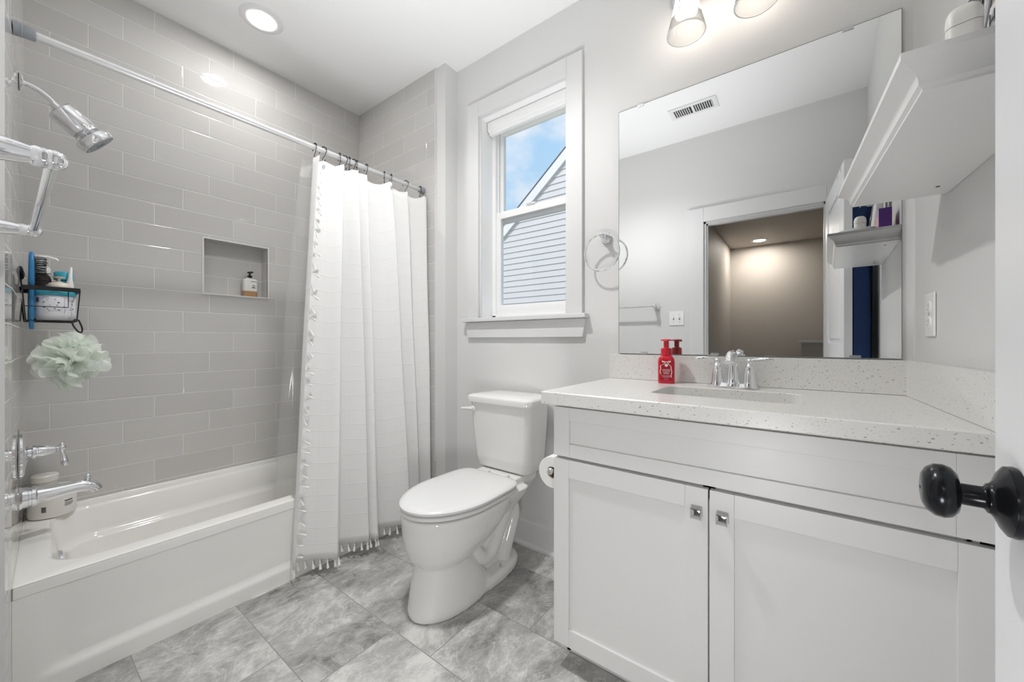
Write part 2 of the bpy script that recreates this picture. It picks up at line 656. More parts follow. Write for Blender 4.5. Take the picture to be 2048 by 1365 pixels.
SHADE = thin_clear('ribbed_glass', (.90, .90, .895), .04, .02, (.95, .94, .92), .9)
SIDING = plain('vinyl_siding', (.66, .63, .62), .5)
SOFFIT = plain('rake_board', (.84, .81, .80), .5)
ROOF = plain('roof_shingle', (.12, .12, .13), .9, noise=.3)
GRASS = plain('lawn', (.09, .14, .05), .95, noise=.4)
DARK = plain('shadow_gap', (.03, .03, .03), .8)

W = 1.68            # window / vanity wall
H = 2.743
XE = 1.575          # tiled wall at the tub's end
YB = 2.586          # tiled wall along the tub
XD = -0.03          # wall with the door


def xl(y): return .016 + .05 * (y - 1.848)     # tiled plumbing wall, slightly out of square
def yr(x): return -.283 - .045 * (1.68 - x)    # wall beside the vanity, slightly out of square


# ------------------------------------------------------------------ room shell
def struct(mb, name, mat, label, cat, **k):
    return props(mb.build(name, mat, **k), label, cat, kind='structure')


m = MB(); m.box(-.13, 1.80, -.55, 2.75, -.06, 0)
struct(m, 'floor', FLOOR, 'grey stone-look floor tiles laid in staggered rows', 'floor', smooth=0)
m = MB(); m.box(-.13, 1.80, -.55, 2.75, H, H + .06)
struct(m, 'ceiling', CEIL, 'plain white bathroom ceiling', 'ceiling', smooth=0)

# tiled back wall with the niche
nx0, nx1, nz0, nz1, nd = .656, .967, 1.349, 1.646, .09
m = MB()
m.box(-.13, nx0, YB, YB + .12, 0, H); m.box(nx1, 1.80, YB, YB + .12, 0, H)
m.box(nx0, nx1, YB, YB + .12, 0, nz0); m.box(nx0, nx1, YB, YB + .12, nz1, H)
m.box(nx0, nx1, YB + nd, YB + .12, nz0, nz1)
wf = struct(m, 'wall_far', TILE_B, 'long tiled wall behind the bathtub with a recessed niche', 'wall', smooth=0)
m = MB(); t = .008
m.box(nx0 - t, nx1 + t, YB - .004, YB + .006, nz0 - t, nz0); m.box(nx0 - t, nx1 + t, YB - .004, YB + .006, nz1, nz1 + t)
m.box(nx0 - t, nx0, YB - .004, YB + .006, nz0, nz1); m.box(nx1, nx1 + t, YB - .004, YB + .006, nz0, nz1)
m.build('niche_trim', TRIM, wf, smooth=0, label='white edging around the niche')

# plumbing wall: tiled slab in front of the wall that carries the door
m = MB()
y0, y1 = 1.70, YB
m.loft([[(.003, y0, z), (.009, 1.775, z), (xl(1.848), 1.848, z), (xl(y1), y1, z), (-.13, y1, z), (-.13, y0, z)] for z in (0, H)])
wl = struct(m, 'wall_left', TILE_L, 'narrow glossy tiled wall carrying the shower fittings', 'wall', smooth=0)
m = MB(); m.box(XD, .0035, y0 - .006, y0 + .001, .0, H)
m.build('tile_edge', TRIM, wl, smooth=0)
# wall with the doorway (opening y -.154 .. .608, z 0 .. 2.04)
m = MB()
m.box(-.125, XD, .608, 1.70, 0, H); m.box(-.125, XD, -.55, -.154, 0, H); m.box(-.125, XD, -.154, .608, 2.04, H)
struct(m, 'wall_door', PAINT, 'painted wall with the open doorway, seen in the mirror', 'wall', smooth=0)

# window / vanity wall with the window opening
wy0, wy1, wz0, wz1 = .912, 1.492, 1.215, 2.395
m = MB()
m.box(W, W + .16, -.55, wy0, 0, H); m.box(W, W + .16, wy1, 2.75, 0, H)
m.box(W, W + .16, wy0, wy1, 0, wz0); m.box(W, W + .16, wy0, wy1, wz1, H)
struct(m, 'wall_right', PAINT, 'light grey painted wall with the window and the mirror', 'wall', smooth=0)
# wing at the tub's end
m = MB(); m.box(XE + .006, W, 1.682, YB, 0, H)
wg = struct(m, 'wall_wing', PAINT, 'short painted wing wall between bathtub and window', 'wall', smooth=0)
m = MB(); m.box(XE, XE + .006, 1.764, YB, 0, H)
struct(m, 'wall_tub_end', TILE_E, 'tiled end wall behind the shower curtain', 'wall', smooth=0)
m = MB(); m.box(XE - .003, XE + .006, 1.760, 1.764, .36, H)
struct(m, 'trim_1', TRIM, 'thin white metal edge along the tiled end wall', 'trim', smooth=0)
# wall beside the vanity
m = MB()
m.loft([[(W + .1, yr(W + .1), z), (W + .1, -.55, z), (XD, -.55, z), (XD, yr(XD), z)] for z in (0, H)])
struct(m, 'wall_near', PAINT, 'painted wall beside the vanity carrying shelf and outlet', 'wall', smooth=0)

# baseboards
m = MB(); m.prism([(W, 0), (W - .028, 0), (W - .028, .012), (W - .016, .022), (W - .014, .022), (W - .014, .125), (W - .008, .137), (W, .14)], 'y', .66, 1.682)
struct(m, 'baseboard_right', TRIM, 'white baseboard under the window behind the toilet', 'baseboard', smooth=25)
m = MB(); m.prism([(1.682, 0), (1.654, 0), (1.654, .012), (1.668, .022), (1.668, .125), (1.674, .137), (1.682, .14)], 'x', XE + .006, W - .028)
struct(m, 'baseboard_wing', TRIM, 'short white baseboard on the wing wall', 'baseboard', smooth=25)
m = MB(); m.box(XD, XD + .014, .725, 1.70, 0, .14, .003)
struct(m, 'baseboard_door', TRIM, 'white baseboard beside the doorway', 'baseboard', smooth=25)

# ------------------------------------------------------------------ window
win = thing('window_1', 'white double-hung window between bathtub and mirror', 'window', (W, 1.202, wz0), kind='structure')


def wbuild(mb, name, mat, **k):
    return mb.build(name, mat, win, **k)


o = Vector((W, 1.202, wz0))
# casing: local coordinates, x<0 towards the room
hy = .29; hz = wz1 - wz0
m = MB(); c = .088; th = .019
m.box(-th, 0, hy, hy + c - .004, 0, hz + c, .002); m.box(-th, 0, -hy - c + .004, -hy, 0, hz + c, .002); m.box(-th, 0, -hy, hy, hz, hz + c, .002)
m.box(-.004, .001, hy - .012, hy, 0, hz, 0); m.box(-.004, .001, -hy, -hy + .012, 0, hz, 0); m.box(-.004, .001, -hy + .012, hy - .012, hz - .012, hz)
wbuild(m, 'casing', TRIM)
m = MB(); m.box(-.044, .14, -hy + .001, hy - .001, -.016, .004, .003); m.box(-.045, -.001, -hy - c - .024, hy + c + .024, -.018, .004, .004)
wbuild(m, 'sill', TRIM)
m = MB()
a = [(-hy - c - .012, -.020), (hy + c + .012, -.020), (hy + c - .002, -.108), (-hy - c + .002, -.108)]
m.prism(a, 'x', -.018, 0)
wbuild(m, 'apron', TRIM)
# jamb lining
m = MB(); j = .012
m.box(0.001, .13, hy - j, hy, 0, hz); m.box(0.001, .13, -hy, -hy + j, 0, hz); m.box(0.001, .13, -hy, hy, hz - j, hz)
wbuild(m, 'jamb', VINYL)
# vinyl frame
fy = hy - j
m = MB()
m.box(.095, .165, fy - .026, fy, 0, hz - j, .002); m.box(.095, .165, -fy, -fy + .026, 0, hz - j, .002)
m.box(.095, .165, -fy, fy, hz - j - .028, hz - j, .002); m.box(.095, .165, -fy, fy, 0, .024, .002)
m.box(.118, .125, fy - .032, fy - .024, .03, hz - j, 0); m.box(.118, .125, -fy + .024, -fy + .032, .03, hz - j, 0)
wbuild(m, 'frame', VINYL)


def sash(x0, x1, z0, z1, st, bt, tp):
    m = MB(); y = fy - .026
    m.box(x0, x1, y - st, y, z0, z1, .003); m.box(x0, x1, -y, -y + st, z0, z1, .003)
    m.box(x0, x1, -y + st - .002, y - st + .002, z0, z0 + bt, .003); m.box(x0, x1, -y + st - .002, y - st + .002, z1 - tp, z1, .003)
    s = wbuild(m, 'sash', VINYL)
    g = MB(); xm = (x0 + x1) / 2
    g.box(xm - .002, xm + .002, -y + st - .003, y - st + .003, z0 + bt - .003, z1 - tp + .003)
    g.build('pane', GLASS, s, smooth=0)


sash(.134, .160, .58, hz - j - .028, .030, .040, .030)   # upper, outer
sash(.102, .130, .024, .640, .034, .060, .042)           # lower, inner
m = MB(); m.box(.094, .104, -.03, .03, .640, .648, .002); m.box(.090, .112, -.006, .03, .645, .653, .002)
wbuild(m, 'latch', VINYL)

# roller shade cassette under the head of the window
rs = thing('roller_shade', 'white rolled-up roller shade at the top of the window', 'shade', (W + .045, 1.202, wz1 - .017))
m = MB()
m.prism([(0, 0), (.045, 0), (.045, -.052), (.012, -.055), (0, -.045)], 'y', -fy + .006, fy - .006)
m.build('cassette', VINYL, rs, smooth=25)
m = MB(); m.lathe([(.021, 0), (.021, 2 * fy - .03)], (.024, -fy + .015, -.040), (0, 1, 0), 20)
m.build('roll', plain('shade_cloth', (.80, .80, .80), .8), rs)
for (ya, yb) in ((fy - .006, fy - .001), (-fy + .001, -fy + .006)):
    m = MB(); m.box(.004, .040, ya, yb, -.05, -.004, .002)
    m.build('end_bracket', GREYP, rs)
m = MB(); m.box(.010, .036, -fy + .01, fy - .01, -.072, -.054, .004)
m.build('hem_bar', VINYL, rs)

# ------------------------------------------------------------------ the house next door, lawn
hs = thing('house', 'neighbouring house with pale lapped siding and a gable roof outside the window', 'house', (5.5, 3.0, -1.2))


def gable_z(y): return 3.14 + .82 * (4.24 - abs(y - 2.3) - 2.3)


ex = .102
m = MB()
z = -1.2; rows = []
while z < 4.9:
    # clip every course to the gable
    zt = z + ex
    yl, yrr = 5.2, -.6
    zc = zt
    yl = min(yl, 4.24 - (zc - 3.14) / .82); yrr = max(yrr, 2.3 * 2 - 4.24 + (zc - 3.14) / .82)
    if yl - yrr > .1:
        m.loft([[(-.013, yrr - 3, z + 1.2), (.02, yrr - 3, z + 1.2), (.02, yrr - 3, zt + 1.2), (0, yrr - 3, zt + 1.2)],
                [(-.013, yl - 3, z + 1.2), (.02, yl - 3, z + 1.2), (.02, yl - 3, zt + 1.2), (0, yl - 3, zt + 1.2)]])
    z = zt
m.build('siding', SIDING, hs, smooth=0)
pk = (2.3, gable_z(2.3))
m = MB()
for s in (1, -1):
    p0 = (2.3 - 3, pk[1] + 1.2); p1 = (2.3 + s * 3.1 - 3, pk[1] - .82 * 3.1 + 1.2)
    w_ = .19
    m.loft([[(x, p0[0], p0[1] + .06), (x, p1[0], p1[1] + .06), (x, p1[0], p1[1] - w_ + .06), (x, p0[0], p0[1] - w_ + .06)] for x in (-.05, .03)])
m.build('rake_board', SOFFIT, hs, smooth=0)
m = MB()
for s in (1, -1):
    p0 = (2.3 - 3, pk[1] + 1.2 + .062); p1 = (2.3 + s * 3.14 - 3, pk[1] - .82 * 3.14 + 1.2 + .062)
    m.loft([[(x, p0[0], p0[1]), (x, p1[0], p1[1]), (x, p1[0], p1[1] + .016), (x, p0[0], p0[1] + .016)] for x in (-.06, 7)])
m.build('roof', ROOF, hs, smooth=0)
m = MB(); m.box(.02, 6.9, -3.6, 2.2, 0, 3.6)
m.build('side_wall', SIDING, hs, smooth=0)
m = MB(); m.box(1.9, 60, -40, 40, -1.35, -1.2)
props(m.build('lawn', GRASS, smooth=0), 'green lawn between the two houses below the window', 'lawn', kind='structure')

# ------------------------------------------------------------------ hall behind the doorway (seen in the mirror)
m = MB(); m.box(-3.3, -.13, -1.4, 1.0, -.06, 0)
struct(m, 'floor_hall', HALLF, 'carpeted hall floor beyond the doorway', 'floor', smooth=0)
m = MB(); m.box(-3.3, -.125, -1.4, 1.0, 2.44, 2.50)
struct(m, 'ceiling_hall', HALLP, 'dim hall ceiling beyond the doorway', 'ceiling', smooth=0)
m = MB(); m.box(-3.3, -3.1, -1.4, 1.0, 0, 2.44)
struct(m, 'wall_hall_far', HALLP, 'beige wall at the end of the hall', 'wall', smooth=0)
m = MB(); m.box(-3.1, -.125, .80, 1.0, 0, 2.44)
struct(m, 'wall_hall_left', HALLP, 'beige hall wall left of the doorway reflection', 'wall', smooth=0)
m = MB(); m.box(-3.1, -.125, -1.4, -1.2, 0, 2.44)
struct(m, 'wall_hall_right', HALLP, 'beige hall wall out of sight behind the door', 'wall', smooth=0)
m = MB(); m.box(-2.75, -2.63, -1.2, -.03, 0, 1.06)
hw = struct(m, 'wall_hall_half', HALLP, 'low half wall in the hall with a white cap', 'wall', smooth=0)
m = MB(); m.box(-2.78, -2.60, -1.2, 0, 1.06, 1.09, .006)
m.build('cap', TRIM, hw)

# doorway trim and jambs
m = MB()
c = .112
m.box(XD, XD + .018, .608, .608 + c, 0, 2.04 + c, .003); m.box(XD, XD + .018, -.154 - c, -.154, 0, 2.04 + c, .003)
m.box(XD, XD + .018, -.154, .608, 2.04, 2.04 + c, .003)
m.box(-.13, XD + .001, .592, .608, 0, 2.04); m.box(-.13, XD + .001, -.154, -.140, 0, 2.04); m.box(-.13, XD + .001, -.154, .608, 2.026, 2.04)
m.box(-.06, -.045, .58, .592, 0, 2.03); m.box(-.06, -.045, -.14, .592, 2.014, 2.026)
struct(m, 'trim_doorway', TRIM, 'white casing around the open doorway in the mirror', 'trim')

# ------------------------------------------------------------------ door with knob (near right)
da = math.atan2(-.1885 + .146, .715)
door = thing('door_1', 'white panelled bathroom door standing open at the right edge', 'door', (.0, -.146, .012), da, kind='structure')
DL, DT, DH = .716, .035, 2.02
m = MB()
# slab seen as stiles, rails and recessed panels (face y=0 is the one towards the camera)
st = .115


def door_faces(m):
    m.box(0, DL, -DT + .009, -.009, 0, DH)
    for (ya, yb) in ((-.010, 0), (-DT, -DT + .010)):
        m.box(0, st, ya, yb, 0, DH, .002); m.box(DL - st, DL, ya, yb, 0, DH, .002)
        for (za, zb) in ((0, .22), (.92, 1.06), (DH - .115, DH)):
            m.box(st, DL - st, ya, yb, za, zb, .002)
        m.box(DL / 2 - .05, DL / 2 + .05, ya, yb, .22, .92, .002)


door_faces(m)
m.build('slab', DOORP, door)
m = MB()
for (xa, xb, za, zb) in ((st, DL - st, 1.06, DH - .115), (st, DL / 2 - .05, .22, .92), (DL / 2 + .05, DL - st, .22, .92)):
    m.box(xa + .028, xb - .028, -.0095, -.002, za + .028, zb - .028, .004)
    m.box(xa + .028, xb - .028, -DT + .002, -DT + .0095, za + .028, zb - .028, .004)
m.build('raised_panels', DOORP, door)
kx, kz = DL - .077, .904
for side, nm in ((1, 'knob'), (-1, 'knob')):
    m = MB(); y = 0 if side > 0 else -DT
    ax = (0, side, 0)
    m.lathe([(.0, 0), (.036, 0), (.037, .003), (.036, .008), (.030, .012), (.020, .016), (.016, .019), (.0155, .021), (.0125, .0225), (.0115, .024),
             (.0115, .040), (.014, .0405), (.022, .0425), (.0275, .047), (.0295, .053), (.0285, .060), (.024, .066), (.017, .0695), (.010, .0705), (.0, .0708)],
            (kx, y, kz), ax, 40)
    kb = m.build(nm, BRONZE, door, smooth=40, label='dark bronze door knob with round rose')
    if side > 0:
        m = MB(); m.lathe([(.0001, 0), (.0022, 0), (.0022, .0008), (.0001, .0008)], (kx, y + .0703, kz), ax, 12)
        m.build('keyhole', BLACK, kb)
m = MB(); m.box(DL - .001, DL + .001, -.029, -.006, kz - .028, kz + .028, 0)
m.build('latch_plate', BRONZE, door, smooth=0)

# over-the-door hook and towels on the back of the door
hk = thing('over_door_hook', 'white over-the-door hook rack at the top of the open door', 'hook', (.0, -.146, .012), da)
m = MB()
for x in (.50, .62):
    m.box(x, x + .018, -DT - .002, .002, DH, DH + .002); m.box(x, x + .018, 0.0005, .002, DH - .03, DH + .002)
    m.box(x, x + .018, -DT - .003, -DT - .0005, DH - .22, DH + .002)
m.box(.47, .67, -DT - .005, -DT - .0025, DH - .245, DH - .22, .001)
m.build('strap', TRIM, hk)
for x in (.52, .62):
    m = MB(); m.tube([(x, -DT - .003, DH - .23), (x, -DT - .03, DH - .245), (x, -DT - .045, DH - .235), (x, -DT - .048, DH - .215)], .003, 8)
    m.build('hook', CHROME, hk)


NAVY = plain('navy_terry', (.018, .045, .135), .95, noise=.35, nscale=260, bump=.9)
NAVYL = plain('navy_band', (.03, .075, .20), .9)


def towel(name, label, x0, x1, z0, z1, y, depth, seed, mat):
    rnd = random.Random(seed)
    ph = [rnd.uniform(0, 6) for _ in range(4)]
    rows = []
    nz, nx = 26, 34
    front, back = [], []
    for i in range(nz + 1):
        t = i / nz
        z = z1 + (z0 - z1) * t
        gather = .35 + .65 * min(1, t * 2.2)
        rf, rb = [], []
        for k in range(nx + 1):
            s = k / nx * 2 - 1
            x = (x0 + x1) / 2 + s * (x1 - x0) / 2 * gather
            w = math.sin(s * 7 + ph[0] + t * .6) * .5 + math.sin(s * 12 + ph[1]) * .25
            d = depth * (.66 + .34 * w) * (1 - abs(s) ** 6)
            zz = z + .02 * math.sin(s * 5 + ph[2]) * t - (.05 * (1 - abs(s)) * t)
            rf.append((x, y - d, zz))
            rb.append((x, y, zz))
        front.append(rf); back.append(rb)
    rings = [rf + list(reversed(rb)) for rf, rb in zip(front, back)]
    m = MB(); m.loft(rings)
    return m


tw = thing('towel', 'navy blue bath towel hanging on the back of the open door, seen in the mirror', 'towel', (.0, -.146, .012), da)
towel('t', '', .46, .705, .92, 1.79, -DT - .006, .104, 4, NAVY).build('drape', NAVY, tw, smooth=60)

# ------------------------------------------------------------------ bathtub
tub = thing('bathtub', 'white alcove bathtub with a plain front apron under grey tile', 'bathtub', (.80, 2.217, 0))


def shear(o_):
    """tub's left end follows the out-of-square plumbing wall"""
    for v in o_.b.verts:
        k = 1 - (v.co.x - .016) / 1.559
        v.co.x += .05 * (v.co.y - 1.848) * max(0, min(1, k))


RZ = .357
m = MB()
yf, yb_, xa, xb = 1.846, YB - .002, .0162, XE - .002
n = 10
# basin opening ring stack
def oring(x0, x1, y0, y1, r, z): return rrect((x0 + x1) / 2, (y0 + y1) / 2, (x1 - x0) / 2, (y1 - y0) / 2, r, z, n)
outer = rrect((xa + xb) / 2, (yf + yb_) / 2, (xb - xa) / 2, (yb_ - yf) / 2, .0012, RZ, n)
outer_in = rrect((xa + xb) / 2, (yf + yb_) / 2, (xb - xa) / 2 - .010, (yb_ - yf) / 2 - .010, .004, RZ + .0035, n)
rings = [outer, outer_in,
         oring(.080, 1.480, 1.912, 2.512, .12, RZ + .0035),
         oring(.088, 1.472, 1.920, 2.504, .115, RZ),
         oring(.093, 1.466, 1.927, 2.497, .11, RZ - .012),
         oring(.105, 1.435, 1.945, 2.478, .12, RZ - .10),
         oring(.109, 1.428, 1.951, 2.470, .12, RZ - .118),
         oring(.118, 1.415, 1.963, 2.452, .12, RZ - .126),
         oring(.124, 1.405, 1.969, 2.444, .12, RZ - .135),
         oring(.165, 1.30, 2.00, 2.41, .13, .085),
         oring(.215, 1.22, 2.04, 2.37, .12, .060)]
m.loft(rings, False, True)
# back rim ledge against the tile
m.box(xa, xb, YB - .02, YB - .002, RZ - .01, RZ + .012, .004)
shear(m)
m.build('basin', ACRYL, tub, smooth=60, at=(0, 0, 0))
bpy.data.objects['basin'].matrix_parent_inverse = Matrix.Translation(tub.location).inverted()
m = MB()
# apron: rim lip, recessed field with soft border
prof = [(yf + .004, RZ), (yf, RZ - .004), (yf, RZ - .034), (yf + .004, RZ - .040), (yf + .004, 0), (yf + .05, 0), (yf + .05, RZ)]
m.box(xa, xb, yf + .012, yf + .045, 0, RZ - .004)
m.box(xa, xb, yf, yf + .02, RZ - .038, RZ - .0005, .004)
fx0, fx1, fz0, fz1 = .070, 1.50, .070, RZ - .038
# soft roll at the foot of the recessed field, then the field, its left end curving forward
def arow(x, d):
    zs = [(0, 0), (.048, 0), (.056, .0008), (.064, .004), (.074, .0085), (.086, .0112), (.11, .012), (.18, .0105), (RZ - .09, .005), (RZ - .036, .0006)]
    return [(x, yf + .001 + q * d, z) for z, q in zs]
m.grid([arow(xa, 0), arow(.055, 0), arow(.075, .25), arow(.10, .75), arow(.13, 1), arow(1.44, 1), arow(1.50, .6), arow(1.53, 0), arow(xb, 0)])
shear(m)
ap = m.build('apron', ACRYL, tub, smooth=50)
ap.matrix_parent_inverse = Matrix.Translation(tub.location).inverted()
m = MB(); m.lathe([(.0, 0), (.034, 0), (.036, .004), (.033, .011), (.028, .014), (0, .015)], (.100 + .026, 2.205, .268), (1, 0, .12), 28)
ov = m.build('overflow_plate', CHROME, tub)
ov.matrix_parent_inverse = Matrix.Translation(tub.location).inverted()

# ------------------------------------------------------------------ shower fittings
PY = 2.22
px = xl(PY)
sh = thing('showerhead', 'chrome shower head with filter canister on a bent arm', 'shower head', (px, PY, 2.01))
m = MB(); m.lathe([(0, 0), (.030, 0), (.031, .003), (.026, .008), (.014, .012), (.0, .013)], (0, 0, 0), (1, 0, 0), 28)
m.build('flange', CHROME, sh)
m = MB()
pts = []
for k in range(15):
    t_ = k / 14
    a = t_ * .82
    pts.append((.005 + .10 * t_ * (1 - .12 * t_), 0, .002 - .055 * t_ ** 2.0))
m.tube(pts, .0095, 14)
m.build('arm', CHROME, sh)
e = Vector(pts[-1]); d = Vector((.745, 0, -.667)).normalized()
m = MB()
m.lathe([(.0, -.022), (.013, -.022), (.014, -.004), (.014, 0), (.040, .001), (.044, .006), (.044, .078), (.041, .083), (.041, .084)], e, d, 40)
m.build('canister', CHROME, sh)
m = MB(); m.lathe([(.040, .083), (.0405, .084), (.0405, .094), (.040, .095)], e, d, 40)
m.build('band', NICKEL, sh)
m = MB(); m.lathe([(.040, .094), (.044, .100), (.058, .108), (.060, .113), (.060, .133), (.058, .138), (.054, .140)], e, d, 44)
hd = m.build('head', CHROME, sh)
m = MB(); m.lathe([(.054, .139), (.054, .1405), (.016, .142), (.0145, .139), (.0, .139)], e, d, 44)
fc = m.build('spray_face', GREYP, sh)
m = MB()
dd, uu, vv = frame(d)
for rr_, cnt in ((.024, 10), (.034, 16), (.045, 22)):
    for k in range(cnt):
        a = 2 * PI * k / cnt
        c0 = e + dd * .1405 + uu * rr_ * math.cos(a) + vv * rr_ * math.sin(a)
        m.lathe([(.0017, 0), (.0012, .0018), (.0, .002)], c0, dd, 6)
m.build('nozzles', NICKEL, fc)

vl = thing('shower_valve', 'chrome round shower valve with a single lever above the tub spout', 'valve', (px - .003, PY, .683))
m = MB(); m.lathe([(0, 0), (.086, 0), (.088, .004), (.086, .010), (.076, .015), (.060, .017), (.046, .019), (.030, .024), (.0, .024)], (0, 0, 0), (1, 0, 0), 48)
m.build('escutcheon', CHROME, vl)
m = MB(); m.lathe([(.017, .02), (.017, .030), (.022, .031), (.026, .034), (.026, .040), (.021, .042), (.021, .046), (.022, .050), (.018, .068), (.012, .082), (.011, .086), (.013, .088), (.010, .091), (.010, .094), (0, .094)], (0, 0, 0), (1, 0, 0), 32)
m.build('handle_body', CHROME, vl)
m = MB(); m.sphere((.102, 0, .002), .0125)
m.lathe([(.006, 0), (.0055, .012), (.008, .020), (.0105, .042), (.0105, .058), (.007, .064), (0, .065)], (.102, 0, -.004), (.16, 0, -1), 20)
m.lathe([(.006, 0), (.008, .004), (.005, .008), (0, .009)], (.102, 0, .012), (0, 0, 1), 16)
m.build('lever', CHROME, vl)

sp_ = thing('tub_spout', 'chrome tub spout with a small diverter knob on top', 'faucet', (px - .003, PY, .523))
m = MB(); m.lathe([(0, 0), (.040, 0), (.041, .004), (.036, .010), (.036, .022), (.033, .024), (.033, .030), (.036, .032), (.036, .040), (.031, .044)], (0, 0, 0), (1, 0, 0), 36)
m.build('collar', CHROME, sp_)
m = MB()
pts = [(.040, 0, 0), (.075, 0, .000), (.110, 0, .002), (.140, 0, .004), (.160, 0, .002), (.176, 0, -.004), (.186, 0, -.014), (.191, 0, -.024)]
m.tube(pts, [.031, .027, .024, .0225, .0225, .0225, .0215, .020], 24)
m.build('body', CHROME, sp_)
m = MB(); m.lathe([(.007, 0), (.006, .008), (.010, .012), (.009, .018), (.006, .020), (.008, .024), (.005, .029), (0, .030)], (.168, 0, .017), (0, 0, 1), 16)
m.build('diverter', CHROME, sp_)

# ------------------------------------------------------------------ curtain rod, curtain, rings, liner
RY, RZ2, RR = 1.872, 2.022, .0130
rod = thing('curtain_rod', 'white metal tension rod spanning above the bathtub', 'rod', (.018, RY, RZ2))
m = MB(); m.cyl((.02, 0, 0), (1.15, 0, 0), RR, seg=24); m.cyl((1.12, 0, 0), (XE - .018, 0, 0), RR - .0015, seg=24)
m.build('tube', plain('rod_enamel', (.74, .745, .75), .24, .55), rod)
for s in (0, 1):
    m = MB(); x0 = 0 if s == 0 else XE - .018
    ln_ = .043 if s == 0 else .030
    m.lathe([(0, 0), (.0205, 0), (.0205, .010), (.0190, .011), (.0190, .013), (.0200, .014), (.0200, .017), (.0185, .018), (.0185, .020), (.0190, .021), (.0172, ln_), (.0, ln_)], (x0, 0, 0), (1 if s == 0 else -1, 0, 0), 28)
    m.build('end_cap', GREYP, rod)

# plan paths of the curtain: (top x, top y, bottom x, bottom y), sawtooth folds
PATH = [(.905, 1.842, .776, 1.786), (.897, 1.868, .783, 1.822), (.925, 1.872, .812, 1.826), (.965, 1.858, .862, 1.790), (1.005, 1.838, .918, 1.738),
        (1.022, 1.836, .936, 1.728), (1.030, 1.852, .950, 1.745), (1.024, 1.878, .972, 1.812), (1.040, 1.884, .990, 1.826), (1.068, 1.866, 1.040, 1.794), (1.094, 1.842, 1.098, 1.748),
        (1.102, 1.840, 1.110, 1.742), (1.106, 1.862, 1.112, 1.765), (1.114, 1.872, 1.118, 1.772), (1.134, 1.852, 1.134, 1.738), (1.150, 1.838, 1.150, 1.728),
        (1.156, 1.850, 1.164, 1.750), (1.156, 1.882, 1.176, 1.812), (1.175, 1.886, 1.192, 1.826), (1.235, 1.862, 1.260, 1.780), (1.290, 1.838, 1.345, 1.735),
        (1.304, 1.838, 1.362, 1.735), (1.312, 1.862, 1.372, 1.775), (1.325, 1.878, 1.386, 1.822), (1.370, 1.858, 1.420, 1.800), (1.408, 1.840, 1.452, 1.768),
        (1.416, 1.846, 1.462, 1.775), (1.424, 1.874, 1.474, 1.815), (1.440, 1.880, 1.490, 1.820), (1.500, 1.860, 1.520, 1.795), (1.552, 1.842, 1.548, 1.775),
        (1.560, 1.850, 1.558, 1.790), (1.562, 1.862, 1.560, 1.815)]


def catmull(P, per):
    out = []
    n = len(P)
    for i in range(n - 1):
        p = [P[max(i - 1, 0)], P[i], P[i + 1], P[min(i + 2, n - 1)]]
        for k in range(per):
            t = k / per
            out.append(tuple(.5 * ((2 * p[1][c]) + (p[2][c] - p[0][c]) * t + (2 * p[0][c] - 5 * p[1][c] + 4 * p[2][c] - p[3][c]) * t * t
                                   + (3 * p[1][c] - p[0][c] - 3 * p[2][c] + p[3][c]) * t ** 3) for c in range(len(P[0]))))
    out.append(P[-1])
    return out


PATH = [(a, RY - .006 + (b - RY + .006) * 1.7, c, min(1.828, 1.79 + (d - 1.79) * 1.12)) for a, b, c, d in PATH]
FINE = catmull(PATH, 6)
HOOKX = [.905, .946, 1.030, 1.055, 1.083, 1.106, 1.126, 1.180, 1.293, 1.337, 1.440, 1.546]
ZT, ZB = 1.972, .078


def top_z(x):
    i = min(range(len(HOOKX)), key=lambda q: abs(HOOKX[q] - x))
    near = abs(HOOKX[i] - x)
    return ZT - min(.022, near * .55)


acc = [0.0]
for a, b in zip(FINE, FINE[1:]):
    acc.append(acc[-1] + math.hypot(b[2] - a[2], b[3] - a[3]))


def cpoint(p, t):
    """t 0 top .. 1 bottom"""
    zt = top_z(p[0])
    e = t ** .9
    x = p[0] + (p[2] - p[0]) * e
    y = p[1] + (p[3] - p[1]) * e
    k = acc[FINE.index(p)] if p in FINE else 0
    x += .004 * math.sin(t * 9 + k * 7) * t * (1 - t) * 2
    y += .006 * math.sin(t * 7 + k * 9 + 1) * t * (1 - t) * 2
    z = zt + (ZB - zt) * t
    return (x, y, z)


cur = thing('shower_curtain', 'white woven shower curtain with tassel edging hung in folds outside the tub', 'curtain', (1.2, RY, ZB))
NV = 60
rows, uvs = [], []
for i in range(NV + 1):
    t = i / NV
    rows.append([cpoint(p, t) for p in FINE])
    uvs.append([(acc[k], (1 - t) * 1.9) for k in range(len(FINE))])
m = MB(); m.grid(rows, uvs)
cl = m.build('cloth', FABRIC, cur, smooth=180, recalc=False)
cl.matrix_parent_inverse = Matrix.Translation(cur.location).inverted()
sol = cl.modifiers.new('thickness', 'SOLIDIFY'); sol.thickness = .0012
# hem band
m = MB()
hem = [cpoint(p, 1.0) for p in FINE]
m.grid([[(x, y - .0016, z + .010) for x, y, z in hem], [(x, y - .002, z + .001) for x, y, z in hem]], [[(a, .0) for a in acc], [(a, .01) for a in acc]])
